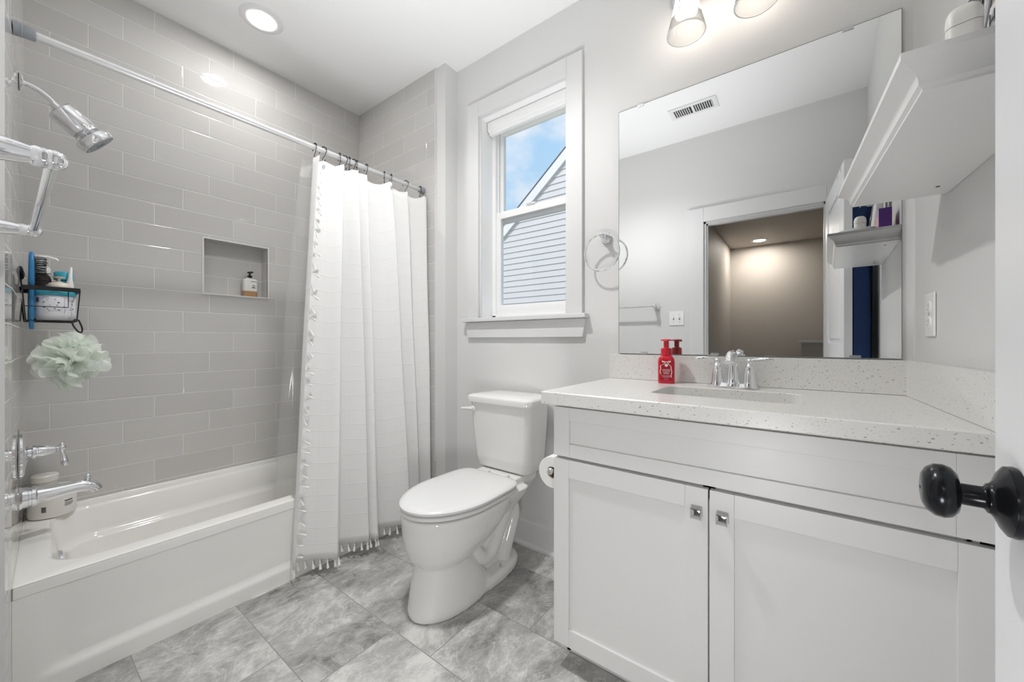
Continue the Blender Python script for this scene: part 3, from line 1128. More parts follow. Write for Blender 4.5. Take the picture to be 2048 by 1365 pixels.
# tassels: one mesh, many parts
tm = MB()
tm.tube([(0, 0, 0), (.0008, 0, -.006), (0, 0, -.012)], .0012, 6)
tm.lathe([(.0001, 0), (.0026, -.001), (.0030, -.004), (.0022, -.0065), (.0036, -.011), (.0060, -.024), (.0064, -.029), (.0001, -.0285)], (0, 0, -.010), (0, 0, 1), 9)
tas = tm.build('tassel', TASSEL, cur)
tas.matrix_parent_inverse = Matrix.Translation(cur.location).inverted()
rnd = random.Random(3)
first = True
spots = []
step = acc[-1] / 42
for k in range(43):
    s = min(acc[-1] - 1e-4, k * step)
    i = max(j for j in range(len(acc)) if acc[j] <= s)
    i = min(i, len(FINE) - 2)
    f = (s - acc[i]) / max(1e-6, acc[i + 1] - acc[i])
    a, b = hem[i], hem[i + 1]
    spots.append(((a[0] + (b[0] - a[0]) * f, a[1] + (b[1] - a[1]) * f, ZB + .001), rnd.uniform(-.15, .15), rnd.uniform(-.15, .15), rnd.uniform(.85, 1.1)))
for k in range(36):                                     # left edge, tassels swing over the cloth
    t = .03 + k * .0270
    p = cpoint(FINE[0], t)
    spots.append(((p[0] + .001, p[1] - .003, p[2]), rnd.uniform(-.1, .1), -rnd.uniform(.15, 1.25), rnd.uniform(.7, .95)))
for k in range(20):                                     # right edge
    t = .22 + k * .039
    p = cpoint(FINE[-1], t)
    spots.append(((p[0] + .001, p[1] - .002, p[2]), rnd.uniform(-.1, .1), -rnd.uniform(.2, .7), 1.1))
for k, (p, rx, ry, s) in enumerate(spots):
    o_ = tas if k == 0 else tas.copy()
    if k: COL.objects.link(o_)
    o_.parent = cur
    o_.matrix_parent_inverse = Matrix.Translation(cur.location).inverted()
    o_.location = p
    o_.rotation_euler = (rx, ry, rnd.uniform(0, 6))
    if ry < -.16 or ry > .16: o_.rotation_euler = (rx, ry, 0)
    o_.scale = (s * 1.0, s * 1.0, s * 1.15)

# rings
ORD = ['first', 'second', 'third', 'fourth', 'fifth', 'sixth', 'seventh', 'eighth', 'ninth', 'tenth', 'eleventh', 'last']
ringbm = MB()
ring_pts = []
for k in range(22):
    a = -.35 + k / 21 * (PI * 1.42)
    ring_pts.append((0, .0195 * math.cos(a), .0195 * math.sin(a)))
tail = ring_pts[-1]
ring_pts += [(0, -.013, -.020), (0, -.004, -.030), (0, .004, -.038), (0, .003, -.050), (0, -.006, -.056), (0, -.012, -.050)]
ringbm.tube(ring_pts, .0014, 8)
rg = thing('curtain_ring', 'black metal curtain ring with roller beads, first from the left on the rod', 'curtain ring', (HOOKX[0], RY, RZ2), group='black curtain rings on the rod')
ringbm.build('wire', BLACK, rg)
m = MB()
for k in range(5):
    a = .45 + k * .55
    m.sphere((0, .0195 * math.cos(a), .0195 * math.sin(a)), .0038, sub=2)
m.build('roller_beads', BLACK, rg)
for p_, r_ in (((0, -.010, -.047), .0032), ((0, .018, -.009), .0030)):
    m = MB(); m.sphere(p_, r_, sub=2)
    m.build('end_bead', BLACK, rg)
for k in range(1, 12):
    r_ = copy_tree(rg)
    r_.location = (HOOKX[k], RY, RZ2)
    r_.rotation_euler = (0, 0, [0, .5, -.2, .6, -.3, .2, -.4, -.1, -.5, -.3, .4, -.2][k])
    r_['label'] = 'black metal curtain ring with roller beads, %s from the left on the rod' % ORD[k] if k < 11 else 'black metal curtain ring with roller beads, nearest the tiled end wall'
m = MB()
for k in (1, 3, 8, 10):                                  # grommets show where the cloth faces us
    p = min(FINE, key=lambda q: abs(q[0] - HOOKX[k]))
    c0 = cpoint(p, .012)
    m.tube([(c0[0] + .007 * math.cos(a), c0[1] - .007, c0[2] - .008 + .007 * math.sin(a)) for a in [2 * PI * j_ / 16 for j_ in range(16)]], .0018, 6, closed=True)
gm = m.build('grommets', NICKEL, cur)
gm.matrix_parent_inverse = Matrix.Translation(cur.location).inverted()

# clear liner inside the tub
LP = [(.872, 1.895, .765, 1.985), (.885, 1.905, .785, 2.02), (.905, 1.898, .812, 2.00), (.93, 1.888, .84, 1.985), (.96, 1.905, .88, 2.02), (1.0, 1.90, .93, 2.00), (1.05, 1.89, 1.0, 1.99),
      (1.1, 1.905, 1.08, 2.02), (1.17, 1.895, 1.16, 1.99), (1.25, 1.905, 1.25, 2.02), (1.33, 1.892, 1.32, 1.99), (1.42, 1.905, 1.38, 2.02), (1.5, 1.892, 1.42, 2.0)]
LP = [(a, b + .028, c, d) for a, b, c, d in LP]
LF = catmull(LP, 5)
lin = thing('shower_liner', 'clear plastic shower liner hanging inside the tub behind the white curtain', 'shower liner', (1.1, 1.95, .2))
rows = []
for i in range(41):
    t = i / 40
    e_ = t ** .8
    bow = .03 * math.sin(t * PI)
    rows.append([(p[0] + (p[2] - p[0]) * e_ - bow * .5 * (1 - j_ / len(LF)), p[1] + (p[3] - p[1]) * t ** 1.3 + .006 * math.sin(t * 6 + j_ * .3), 1.975 + (.235 - 1.975) * t) for j_, p in enumerate(LF)])
m = MB(); m.grid(rows[2:])
ls = m.build('sheet', LINER, lin, smooth=180, recalc=False)
ls.matrix_parent_inverse = Matrix.Translation(lin.location).inverted()
m = MB(); m.grid(rows[:3])
lh = m.build('header', LINERH, lin, smooth=180, recalc=False)
lh.matrix_parent_inverse = Matrix.Translation(lin.location).inverted()

# ------------------------------------------------------------------ toilet
TX, TY = 1.25, 1.19
toi = thing('toilet', 'white two-piece toilet with closed elongated lid beside the vanity', 'toilet', (TX, TY, 0))


def egg(xf, xb, hw, z, n=40, xw=None, pw=2.25):
    """elongated outline around y=0 : front tip xf, back xb, widest at xw"""
    xw = xf + (xb - xf) * .48 if xw is None else xw
    pts = []
    for k in range(n):
        a = 2 * PI * k / n
        c, s = math.cos(a), math.sin(a)
        if c < 0:
            x = xw - (xw - xf) * abs(c) ** (2 / 2.0)
        else:
            x = xw + (xb - xw) * abs(c) ** (2 / pw * .8)
        y = hw * math.copysign(abs(s) ** (2 / (2.0 if c < 0 else pw + .5)), s)
        pts.append((x - TX, y, z))
    return pts


m = MB()
# pedestal + bowl
m.loft([egg(.948, 1.36, .122, 0), egg(.944, 1.355, .125, .02), egg(.957, 1.30, .116, .08), egg(.971, 1.245, .106, .15), egg(.978, 1.215, .100, .190), egg(.981, 1.21, .098, .205)])
m.loft([egg(.990, 1.215, .088, .186), egg(.970, 1.25, .112, .203), egg(.953, 1.31, .136, .230), egg(.939, 1.37, .158, .272), egg(.932, 1.41, .171, .310), egg(.930, 1.45, .178, .345), egg(.926, 1.46, .184, .380), egg(.927, 1.46, .184, .400)])
# deck under the tank
m.loft([rrect(1.53 - TX, 0, .10, .075, .04, .315), rrect(1.53 - TX, 0, .115, .10, .04, .36), rrect(1.53 - TX, 0, .125, .125, .04, .395), rrect(1.53 - TX, 0, .125, .128, .04, .435)])
m.loft([rrect(1.40 - TX, 0, .08, .10, .04, .28), rrect(1.42 - TX, 0, .10, .15, .04, .36), rrect(1.42 - TX, 0, .10, .17, .04, .40)])
# foot
m.loft([egg(1.00, 1.565, .122, 0, pw=2.0, xw=1.33), egg(1.00, 1.565, .122, .028, pw=2.0, xw=1.33), egg(1.02, 1.55, .108, .046, pw=2.0, xw=1.33)])
bw = m.build('bowl', CHINA, toi, smooth=180)
rm = bw.modifiers.new('fuse', 'REMESH'); rm.mode = 'VOXEL'; rm.voxel_size = .006; rm.use_smooth_shade = True
smo = bw.modifiers.new('soften', 'SMOOTH'); smo.factor = .5; smo.iterations = 8
# trapway
m = MB()
for s in (1, -1):
    tp = catmull([(1.22, .045 * s, .20), (1.27, .062 * s, .13), (1.33, .066 * s, .13), (1.40, .066 * s, .22), (1.445, .066 * s, .285), (1.49, .062 * s, .295), (1.515, .060 * s, .24), (1.49, .058 * s, .17), (1.46, .056 * s, .10), (1.45, .05 * s, .03)], 5)
    m.tube([(x - TX, y, z) for x, y, z in tp], .034, 14)
m.box(1.27 - TX, 1.49 - TX, -.055, .055, .03, .30, .02)
tw_ = m.build('trapway', CHINA, toi, smooth=180)
rm = tw_.modifiers.new('fuse', 'REMESH'); rm.mode = 'VOXEL'; rm.voxel_size = .005; rm.use_smooth_shade = True
smo = tw_.modifiers.new('soften', 'SMOOTH'); smo.factor = .5; smo.iterations = 6
for s in (1, -1):
    m = MB(); m.lathe([(.012, 0), (.012, .003), (.009, .004), (.0, .004)], (1.375 - TX, -.092 * s, .043), (0, 0, 1), 16)
    bc = m.build('bolt', plain('bolt_washer', (.75, .72, .66), .4) if s == 1 else bpy.data.materials['bolt_washer'], toi)
    m = MB(); m.lathe([(.004, 0), (.004, .014), (.003, .016), (0, .016)], (1.375 - TX, -.092 * s, .046), (0, 0, 1), 8)
    m.build('bolt_thread', NICKEL, bc)


def lidring(xf, xb, hw, z, n=56):
    pts = []
    xw = 1.185
    for k in range(n):
        a = 2 * PI * k / n
        c, s = math.cos(a), math.sin(a)
        if c < 0:
            x = xw - (xw - xf) * abs(c); y = hw * s
        else:
            p_ = 9.0
            x = xw + (xb - xw) * abs(c) ** (2 / p_); y = (hw - .022 * abs(c) ** .8) * math.copysign(abs(s) ** (2 / p_), s)
        pts.append((x - TX, y, z))
    return pts


m = MB(); m.loft([lidring(.930, 1.425, .178, .405), lidring(.923, 1.43, .185, .408), lidring(.922, 1.43, .186, .420), lidring(.928, 1.425, .180, .4235)])
m.build('seat', SEATP, toi, smooth=45)
m = MB(); m.loft([lidring(.930, 1.424, .178, .4265), lidring(.921, 1.431, .186, .429), lidring(.920, 1.432, .187, .438), lidring(.926, 1.427, .181, .4445), lidring(.945, 1.41, .163, .448), lidring(1.03, 1.34, .10, .4515)])
m.build('lid', SEATP, toi, smooth=45)
for s in (1, -1):
    m = MB(); m.lathe([(.013, 0), (.013, .05)], (1.445 - TX, .06 * s - .025, .432), (0, 1, 0), 16)
    m.build('hinge', SEATP, toi)
m = MB()


def tank_ring(hy_, xf, z, bulge=.016, n=10):
    pts = []
    r = .035
    base = rrect((xf + 1.655) / 2, 0, (1.655 - xf) / 2, hy_, r, z, 8)
    out = []
    for (x, y, zz) in base:
        if x < xf + .06:
            x -= bulge * (1 - (y / hy_) ** 2)
        out.append((x - TX, y, zz))
    return out


m.loft([tank_ring(.150, 1.505, .437, .010), tank_ring(.165, 1.492, .450, .012), tank_ring(.172, 1.484, .50), tank_ring(.186, 1.472, .66), tank_ring(.192, 1.466, .772)])
m.build('tank', CHINA, toi, smooth=60)
m = MB(); m.loft([tank_ring(.194, 1.462, .772), tank_ring(.203, 1.452, .775), tank_ring(.204, 1.450, .798), tank_ring(.201, 1.453, .806), tank_ring(.185, 1.468, .812), tank_ring(.12, 1.52, .8165, .008)])
m.build('tank_lid', CHINA, toi, smooth=60)
m = MB(); m.lathe([(.0, 0), (.014, 0), (.015, .004), (.015, .010), (.012, .014), (0, .014)], (1.466 - TX, .158, .738), (-1, 0, 0), 20, sx=1.2)
m.tube([(1.452 - TX, .150, .738), (1.444 - TX, .175, .738), (1.442 - TX, .200, .736), (1.444 - TX, .222, .733)], [.009, .009, .008, .0075], 12)
m.build('flush_lever', SEATP, toi)
m = MB(); m.tube([(1.60 - TX, .13, .45), (1.62 - TX, .14, .36), (1.655 - TX, .15, .24)], .006, 10)
m.build('supply_hose', NICKEL, toi)

# ------------------------------------------------------------------ vanity, countertop, sink, faucet
VX, VL = 1.108, .655       # door face plane, left end
vr = yr(VX) + .002
van = thing('vanity_cabinet', 'off-white shaker vanity cabinet with two doors under the speckled countertop', 'cabinet', (VX, .19, 0))
o = Vector((VX, .19, 0))
m = MB()
m.box(.020, W - VX - .002, VL - .018 - .19, VL - .19, .088, .873, .001)
vc = yr(W) + .004
m.box(.020, W - VX - .02, vc - .19, vc + .017 - .19, .088, .873)
m.box(.020, W - VX - .02, vc + .01 - .19, VL - .19 - .01, .088, .105)
m.box(.020, .038, vc + .01 - .19, VL - .018 - .19, .088, .13); m.box(.020, .038, vc + .01 - .19, VL - .018 - .19, .665, .72); m.box(.020, .038, vc + .01 - .19, VL - .018 - .19, .845, .873)
m.box(.020, .038, .175 - .19, .205 - .19, .1, .70)
m.build('carcass', CAB, van)
m = MB(); m.box(.085, .10, vc + .01 - .19, VL - .19 - .002, 0, .09, .001); m.box(.085, .5, VL - .19 - .018, VL - .19 - .001, 0, .089, .001)
m.build('toe_kick', CAB, van)


def shaker(y0, y1, z0, z1, rail, stile, name):
    """front panel, local x 0 = face, y across"""
    m = MB(); b = .0012
    m.box(0, .0195, y0, y0 + stile, z0, z1, b); m.box(0, .0195, y1 - stile, y1, z0, z1, b)
    m.box(0, .0195, y0 + stile, y1 - stile, z0, z0 + rail, b); m.box(0, .0195, y0 + stile, y1 - stile, z1 - rail, z1, b)
    m.box(.0075, .014, y0 + stile - .004, y1 - stile + .004, z0 + rail - .004, z1 - rail + .004)
    return m.build(name, CAB, van)


yl_, yr_ = VL + .001 - .19, vr + .004 - .19
shaker(yr_, yl_, .706, .868, .043, .058, 'drawer_front')
d1 = shaker(.190 - .19, yl_, .084, .696, .058, .056, 'door')
d2 = shaker(yr_, .186 - .19, .084, .696, .058, .056, 'door')


def pull(parent, y):
    m = MB(); m.lathe([(.007, 0), (.005, .004), (.005, .012)], (0, y, .633), (-1, 0, 0), 12)
    m.loft([[(-.011, y - .009, .624), (-.011, y + .009, .624), (-.011, y + .009, .642), (-.011, y - .009, .642)],
            [(-.017, y - .013, .620), (-.017, y + .013, .620), (-.017, y + .013, .646), (-.017, y - .013, .646)],
            [(-.021, y - .0135, .6195), (-.021, y + .0135, .6195), (-.021, y + .0135, .6465), (-.021, y - .0135, .6465)],
            [(-.0225, y - .009, .624), (-.0225, y + .009, .624), (-.0225, y + .009, .642), (-.0225, y - .009, .642)]])
    m.build('knob', CHROME, parent, smooth=20, label='small square chrome knob')


pull(d1, .215 - .19)
pull(d2, .155 - .19)

# countertop with rectangular cut-out
CT, CB_, CX = .918, .876, 1.083
sx0, sx1, sy0, sy1 = 1.262, 1.508, -.005, .388
ctl = .690
m = MB()
hole = lambda z, g=0.0: rrect((sx0 + sx1) / 2, (sy0 + sy1) / 2, (sx1 - sx0) / 2 + g, (sy1 - sy0) / 2 + g, .03, z, 6)
# outer ring with as many points as the hole
def oring2(z, ins=0.0):
    pts = []
    corners = [(W - .001, ctl - ins), (CX + ins, ctl - ins), (CX + ins, yr(CX) + .001), (W - .001, yr(W) + .001)]
    order = [(0, 1)]
    P = hole(z)
    cx, cy = (sx0 + sx1) / 2, (sy0 + sy1) / 2
    # match the four rounded corners of rrect: (+,+), (-,+), (-,-), (+,-)
    cs = [corners[0], corners[1], corners[2], corners[3]]
    for q in range(4):
        nxt, prv = cs[(q + 1) % 4], cs[(q - 1) % 4]
        for k in range(7):
            f = (k - 3) / 3
            c = cs[q]
            tgt = nxt if f > 0 else prv
            pts.append((c[0] + (tgt[0] - c[0]) * abs(f) * .04, c[1] + (tgt[1] - c[1]) * abs(f) * .04, z))
    return pts


m.loft([hole(CB_ + .012), hole(CT - .002, 0), hole(CT, .002), oring2(CT, .003), oring2(CT - .003), oring2(CB_ + .003), oring2(CB_, .003), hole(CB_), hole(CB_ + .012)], False, False)
top = props(m.build('countertop', QUARTZ, smooth=0), 'white speckled quartz countertop with sink cut-out on the vanity', 'countertop')
m = MB(); m.box(W - .022, W - .0015, yr(W) + .002, ctl, CT + .0008, 1.026, .0015)
props(m.build('backsplash', QUARTZ, smooth=30), 'long speckled quartz backsplash under the mirror', 'backsplash')
m = MB(); z0, z1 = CT + .0008, 1.026
m.loft([[(CX + .006, yr(CX + .006) + .0015, z), (W - .0225, yr(W - .0225) + .0015, z), (W - .0225, yr(W - .0225) + .021, z), (CX + .006, yr(CX + .006) + .021, z)] for z in (z0, z1)])
props(m.build('sidesplash', QUARTZ, smooth=30), 'short speckled quartz side splash on the wall beside the door', 'backsplash')
sk = thing('sink', 'white rectangular undermount sink set into the countertop', 'sink', ((sx0 + sx1) / 2, (sy0 + sy1) / 2, .74))
sc_ = Vector(sk.location)
m = MB()
sr = lambda g, z, r=.035: [(x - sc_.x, y - sc_.y, zz - sc_.z) for x, y, zz in rrect(sc_.x, sc_.y, (sx1 - sx0) / 2 + g, (sy1 - sy0) / 2 + g, r, z, 6)]
m.loft([sr(.025, CB_ - .001), sr(.006, CB_ - .001), sr(.004, CB_ - .008), sr(-.006, .80), sr(-.03, .755, .05), sr(-.06, .745, .05)], False, True)
m.loft([sr(.025, CB_ - .001), sr(.014, .85), sr(.006, .79), sr(-.02, .742, .05), sr(-.06, .735, .05)], False, True)
m.build('bowl', CHINA, sk, smooth=60)
m = MB(); m.lathe([(.022, 0), (.022, .003), (.015, .004), (.014, .002), (0, .002)], (0, 0, .005), (0, 0, 1), 20)
m.build('drain', CHROME, sk)

fa = thing('bathroom_faucet', 'chrome two-handle centerset faucet behind the sink', 'faucet', (1.588, .190, CT + .0005))
m = MB()
m.loft([[(x, y, z) for x, y, z in rrect(0, 0, .024 - i_, .078 - i_, .022 - i_ * .5, z, 6)] for z, i_ in ((0, 0), (.004, .0), (.012, .006), (.016, .010))])
m.build('base', CHROME, fa)
m = MB()
m.lathe([(.030, 0), (.030, .004), (.025, .012), (.021, .030), (.018, .060), (.0165, .090), (.0155, .105), (.014, .112)], (.002, 0, .004), (0, 0, 1), 28)
m.tube(catmull([(.002, 0, .098), (-.006, 0, .112), (-.028, 0, .120), (-.056, 0, .117), (-.078, 0, .106), (-.088, 0, .092)], 4), [.0145] * 8 + [.014] * 8 + [.0145, .0155, .0165, .0175, .0185], 20)
m.lathe([(.006, 0), (.007, .006), (.004, .010), (0, .011)], (-.004, 0, .124), (0, 0, 1), 14)
m.build('spout', CHROME, fa)
for s in (1, -1):
    m = MB()
    m.lathe([(.025, 0), (.025, .004), (.021, .012), (.020, .020), (.0185, .040), (.015, .062), (.0125, .070), (.014, .074), (.010, .080), (.008, .084)], (0, .0505 * s, .004), (0, 0, 1), 28)
    hb = m.build('handle', CHROME, fa)
    m = MB(); m.sphere((0, .0505 * s, .094), .0105)
    m.tube([(0, .0545 * s, .096), (-.004, .070 * s, .101), (-.008, .090 * s, .104), (-.012, .112 * s, .103), (-.014, .122 * s, .101)], [.0055, .0052, .0065, .0075, .003], 12)
    m.build('lever', CHROME, hb)

# ------------------------------------------------------------------ mirror
mir = thing('mirror', 'large frameless wall mirror above the vanity', 'mirror', (W, .197, 1.031))
mz = 2.119 - 1.031
m = MB(); m.box(-.006, -.001, -.453, .453, 0, mz)
m.build('glass', MIRROR, mir, smooth=0)
m = MB()
for a in ((-.0063, -.0008, -.4545, -.453, 0, mz), (-.0063, -.0008, .453, .4545, 0, mz), (-.0063, -.0008, -.4545, .4545, mz, mz + .0015), (-.0063, -.0008, -.4545, .4545, -.0015, 0)):
    m.box(*a)
m.build('edge', plain('mirror_edge', (.16, .18, .17), .3), mir, smooth=0)
for (y, z) in ((.355, mz), (-.328, mz), (.34, 0), (.065, 0), (-.345, 0)):
    m = MB(); up_ = 1 if z > 0 else -1
    m.box(-.009, -.0005, y - .014, y + .014, z - .008 if z > 0 else z - .003, z + .003 if z > 0 else z + .008, .001)
    m.build('clip', NICKEL, mir)

# ------------------------------------------------------------------ vanity light
vlz = 2.40
vlt = thing('vanity_light', 'two-lamp vanity light with ribbed clear glass shades above the mirror', 'wall lamp', (W, .2275, vlz))
m = MB(); m.box(-.025, -.001, -.19, .19, .06, .16, .006)
m.build('backplate', NICKEL, vlt)
for y in (.1125, -.1125):
    m = MB(); m.tube(catmull([(-.02, y, .11), (-.07, y, .115), (-.115, y, .10), (-.13, y, .07), (-.13, y, .045)], 5), .009, 14)
    m.lathe([(.0, .05), (.022, .05), (.024, .03), (.030, .012), (.031, 0), (.0, 0)], (-.13, y, 0.0), (0, 0, 1), 24)
    am = m.build('arm', NICKEL, vlt)
    # ribbed cone shade
    m = MB(); seg = 120
    def rib(r, z, dr): return [(-.13 + (r + dr * (1 if k % 2 else -1)) * math.cos(2 * PI * k / seg), y + (r + dr * (1 if k % 2 else -1)) * math.sin(2 * PI * k / seg), z) for k in range(seg)]
    prof = [(.034, .012), (.037, -.010), (.043, -.05), (.052, -.09), (.061, -.125), (.068, -.150)]
    m.loft([rib(r, z, .0017) for r, z in prof] + [rib(r - .003, z, .0003) for r, z in reversed(prof)], False, False)
    ss = m.build('shade', SHADE, vlt, smooth=0)
    m = MB(); m.tube([(-.13 + .0665 * math.cos(a), y + .0665 * math.sin(a), -.150) for a in [2 * PI * k / 48 for k in range(48)]], .0022, 8, closed=True)
    m.build('rim', plain('glass_rim', (.80, .79, .77), .15) if y > 0 else bpy.data.materials['glass_rim'], ss)
    m = MB(); m.lathe([(.012, 0), (.013, -.012), (.020, -.024), (.022, -.034), (.018, -.046), (.009, -.053), (0, -.055)], (-.13, y, -.002), (0, 0, 1), 20)
    m.build('bulb', emit('warm_bulb', (1.0, .90, .80), BULB) if y > 0 else bpy.data.materials['warm_bulb'], vlt)

# ------------------------------------------------------------------ recessed lamps, vent


def recessed(name, label, x, y, z, r, strength, col, matname):
    t_ = thing(name, label, 'ceiling lamp', (x, y, z))
    m = MB(); m.lathe([(r * .60, -.004), (r * .66, -.0075), (r * .92, -.006), (r, -.001), (r, 0), (r * .6, 0)], (0, 0, 0), (0, 0, 1), 48, cap=False)
    m.build('trim_ring', TRIM, t_)
    m = MB(); m.lathe([(0, -.0048), (r * .60, -.0048), (r * .60, -.001), (0, -.001)], (0, 0, 0), (0, 0, 1), 40)
    m.build('lens', emit(matname, col, strength), t_, smooth=0)
    return t_


recessed('recessed_light', 'round white recessed ceiling lamp glowing above the bathtub', .800, 2.210, H, .098, RECESS, (1, .985, .97), 'lamp_glow')
recessed('hall_light', 'small round recessed lamp in the hall ceiling, seen in the mirror', -2.75, .42, 2.44, .11, HALL, (1, .93, .84), 'hall_glow')
vt = thing('ceiling_vent', 'white louvred ceiling vent reflected near the top of the mirror', 'vent', (.40, .60, H))
m = MB(); m.box(-.075, .075, -.155, .155, -.006, 0, .002); vm_ = m.build('plate', TRIM, vt)
m = MB(); m.box(-.045, .045, -.125, -.008, -.0068, -.004); m.box(-.045, .045, .008, .125, -.0068, -.004)
m.build('opening', DARK, vt, smooth=0)
m = MB()
for k in range(18):
    y = -.122 + k * .0144
    if abs(y) < .008: continue
    m.loft([[(x, y - .002, -.006), (x, y + .001, -.006), (x, y + .004, -.010), (x, y + .001, -.010)] for x in (-.045, .045)])
m.build('louvres', TRIM, vt, smooth=0)

# ------------------------------------------------------------------ wall fittings
tr_ = thing('towel_ring', 'chrome towel ring on the wall between window and mirror', 'towel ring', (W, .712, 1.565))
m = MB(); m.lathe([(0, 0), (.026, 0), (.027, .004), (.023, .008), (.021, .012), (.024, .016), (.019, .022), (.014, .034), (.011, .046), (.012, .050)], (0, 0, 0), (-1, 0, 0), 28)
m.sphere((-.055, 0, .0), .0125)
m.build('post', CHROME, tr_)
m = MB(); m.tube([(-.056 - .004 * math.sin(a), .082 * math.cos(a), -.078 + .082 * math.sin(a)) for a in [2 * PI * k / 60 for k in range(60)]], .0042, 10, closed=True)
m.build('ring', CHROME, tr_)

tb = thing('towel_bar', 'chrome towel bar with round posts on the left wall beside the doorway', 'towel bar', (XD, 1.31, 1.382))
for y in (-.335, .335):
    m = MB()
    m.lathe([(0, 0), (.028, 0), (.029, .004), (.025, .010), (.020, .018), (.017, .040), (.014, .056), (.016, .060), (.016, .072)], (0, y, 0), (1, 0, 0), 28)
    m.sphere((.080, y, 0), .0165, (1, 1, 1))
    m.build('post', CHROME, tb)
m = MB(); m.cyl((.080, -.335, 0), (.080, .335, 0), .008, seg=20)
m.build('bar', CHROME, tb)

sw = thing('light_switch', 'white double light switch plate beside the doorway in the mirror', 'light switch', (XD, .815, 1.275))
m = MB(); m.box(.0005, .006, -.058, .058, -.058, .058, .003); m.build('plate', WHITEP, sw)
for y in (-.023, .023):
    m = MB(); m.box(.005, .0065, y - .005, y + .005, -.012, .012); m.build('slot', GREYP, sw, smooth=0)
    m = MB(); m.box(.006, .016, y - .004, y + .004, .0, .010, .001); m.build('toggle', WHITEP, sw)
m = MB()
for y in (-.023, .023):
    for z in (-.030, .030):
        m.lathe([(.003, 0), (.003, .001), (0, .0012)], (.006, y, z), (1, 0, 0), 10)
m.build('screws', GREYP, sw)

ax_ = math.atan2(.045, 1)
ou = thing('outlet', 'white duplex power outlet on the wall beside the mirror', 'outlet', (1.515, yr(1.515), 1.158), ax_)
m = MB(); m.box(-.036, .036, .0005, .006, -.060, .060, .003); m.build('plate', WHITEP, ou)
for z in (.021, -.021):
    m = MB(); m.lathe([(0, 0), (.017, 0), (.0165, .003), (0, .003)], (0, .0055, z), (0, 1, 0), 24)
    so = m.build('socket', WHITEP, ou)
    m = MB(); m.box(-.007, -.005, .008, .0088, z + .000, z + .008); m.box(.005, .007, .008, .0088, z, z + .007); m.lathe([(.002, 0), (.002, .0006), (0, .0006)], (0, .0083, z - .007), (0, 1, 0), 10)
    m.build('slots', GREYP, so, smooth=0)
m = MB(); m.lathe([(.003, 0), (.003, .001), (0, .0014)], (0, .006, 0), (0, 1, 0), 10); m.build('screw', NICKEL, ou)

# shelf
sh_ = thing('wall_shelf', 'white floating shelf with cove moulding high on the wall beside the mirror', 'shelf', (1.11, yr(1.11), 1.452), ax_)
hl = .322; dp = .205
lv = [(0, .028), (.004, .028), (.0065, .0255), (.009, .023), (.016, .0225), (.024, .019), (.031, .012), (.036, .005), (.038, .003), (.040, .0), (.050, 0)]
m = MB(); rings = []
for z, i_ in lv:
    rings.append([(-hl + i_, .001, z), (hl - i_, .001, z), (hl - i_, dp - i_, z), (-hl + i_, dp - i_, z)])
m.loft(rings)
m.build('board', plain('shelf_paint', (.83, .83, .825), .3), sh_, smooth=40)
m = MB()
for x in (-.20, .22):
    m.lathe([(0, 0), (.004, 0), (.004, .0008), (0, .0008)], (x, .035, -.0006), (0, 0, 1), 12)
m.build('screw_holes', DARK, sh_, smooth=0)
SZ = 1.502
# things on the shelf
dx = .975
do = thing('deodorant', 'white rounded deodorant stick at the near end of the shelf', 'deodorant', (.985, -.226, SZ + .0005), 1.34)
m = MB(); m.loft([[(x, y, z) for x, y, z in rrect(0, 0, .0215 * k, .0135 * k, .0125 * k, z, 6)] for z, k in ((0, .92), (.004, .97), (.02, 1.0), (.11, 1.0), (.1205, 1.0))])
m.build('body', plain('deodorant_white', (.80, .80, .77), .35), do)
m = MB(); m.loft([[(x, y, z) for x, y, z in rrect(0, 0, .022 * k, .014 * k, .013 * k, z, 6)] for z, k in ((.1215, 1.0), (.134, 1.0), (.143, .94), (.150, .80), (.1545, .55), (.156, .25))])
m.build('cap', bpy.data.materials['deodorant_white'], do, smooth=70)
hb_ = thing('hair_clip', 'small dark metal clip lying by the deodorant on the shelf', 'hair clip', (.925, -.178, SZ + .0005), .4)
m = MB(); m.tube([(-.03, 0, .004), (-.015, 0, .018), (.0, 0, .022), (.018, 0, .012), (.03, 0, .004)], .003, 8)
m.tube([(-.03, .006, .004), (-.01, .006, .010), (.03, .006, .004)], .003, 8)
m.build('bands', plain('bronze_wire', (.20, .18, .14), .3, .8), hb_)


def pouch(name, label, x, y, rz, w, h, mat, tilt, extra):
    t_ = thing(name, label, 'pouch', (x, y, SZ + .0005), rz)
    m = MB(); rows = []
    rings = []
    for k in range(9):
        t = k / 8
        th = .018 * (1 - t ** 1.6) + .002
        hw_ = w / 2 * (1 - .04 * math.sin(t * PI))
        rings.append([(xx, yy - t * tilt, t * h) for xx, yy, _ in rrect(0, 0, hw_, th, min(th * .9, .012), 0, 4)])
    m.loft(rings)
    m.build('bag', mat, t_, smooth=60)
    extra(t_)
    return t_


PW = plain('pouch_white', (.72, .72, .74), .35)
PK = plain('pouch_black', (.02, .02, .025), .4)
PT = plain('pouch_taupe', (.36, .30, .27), .35, noise=.3, nscale=20)


def front(z, h, tilt, e):
    t = z / h
    return .018 * (1 - t ** 1.6) + .002 - t * tilt + e


def printed(t_, name, quad, h, tilt, mat):
    m = MB()
    m.loft([[(x, front(z, h, tilt, e), z) for x, z in quad] for e in (.0001, .0009)])
    return m.build(name, mat, t_, smooth=0)


def ex1(t_):
    printed(t_, 'printed_stripe', [(-.05, .165), (.050, .205), (.050, .255), (-.05, .235)], .29, .012, PK)


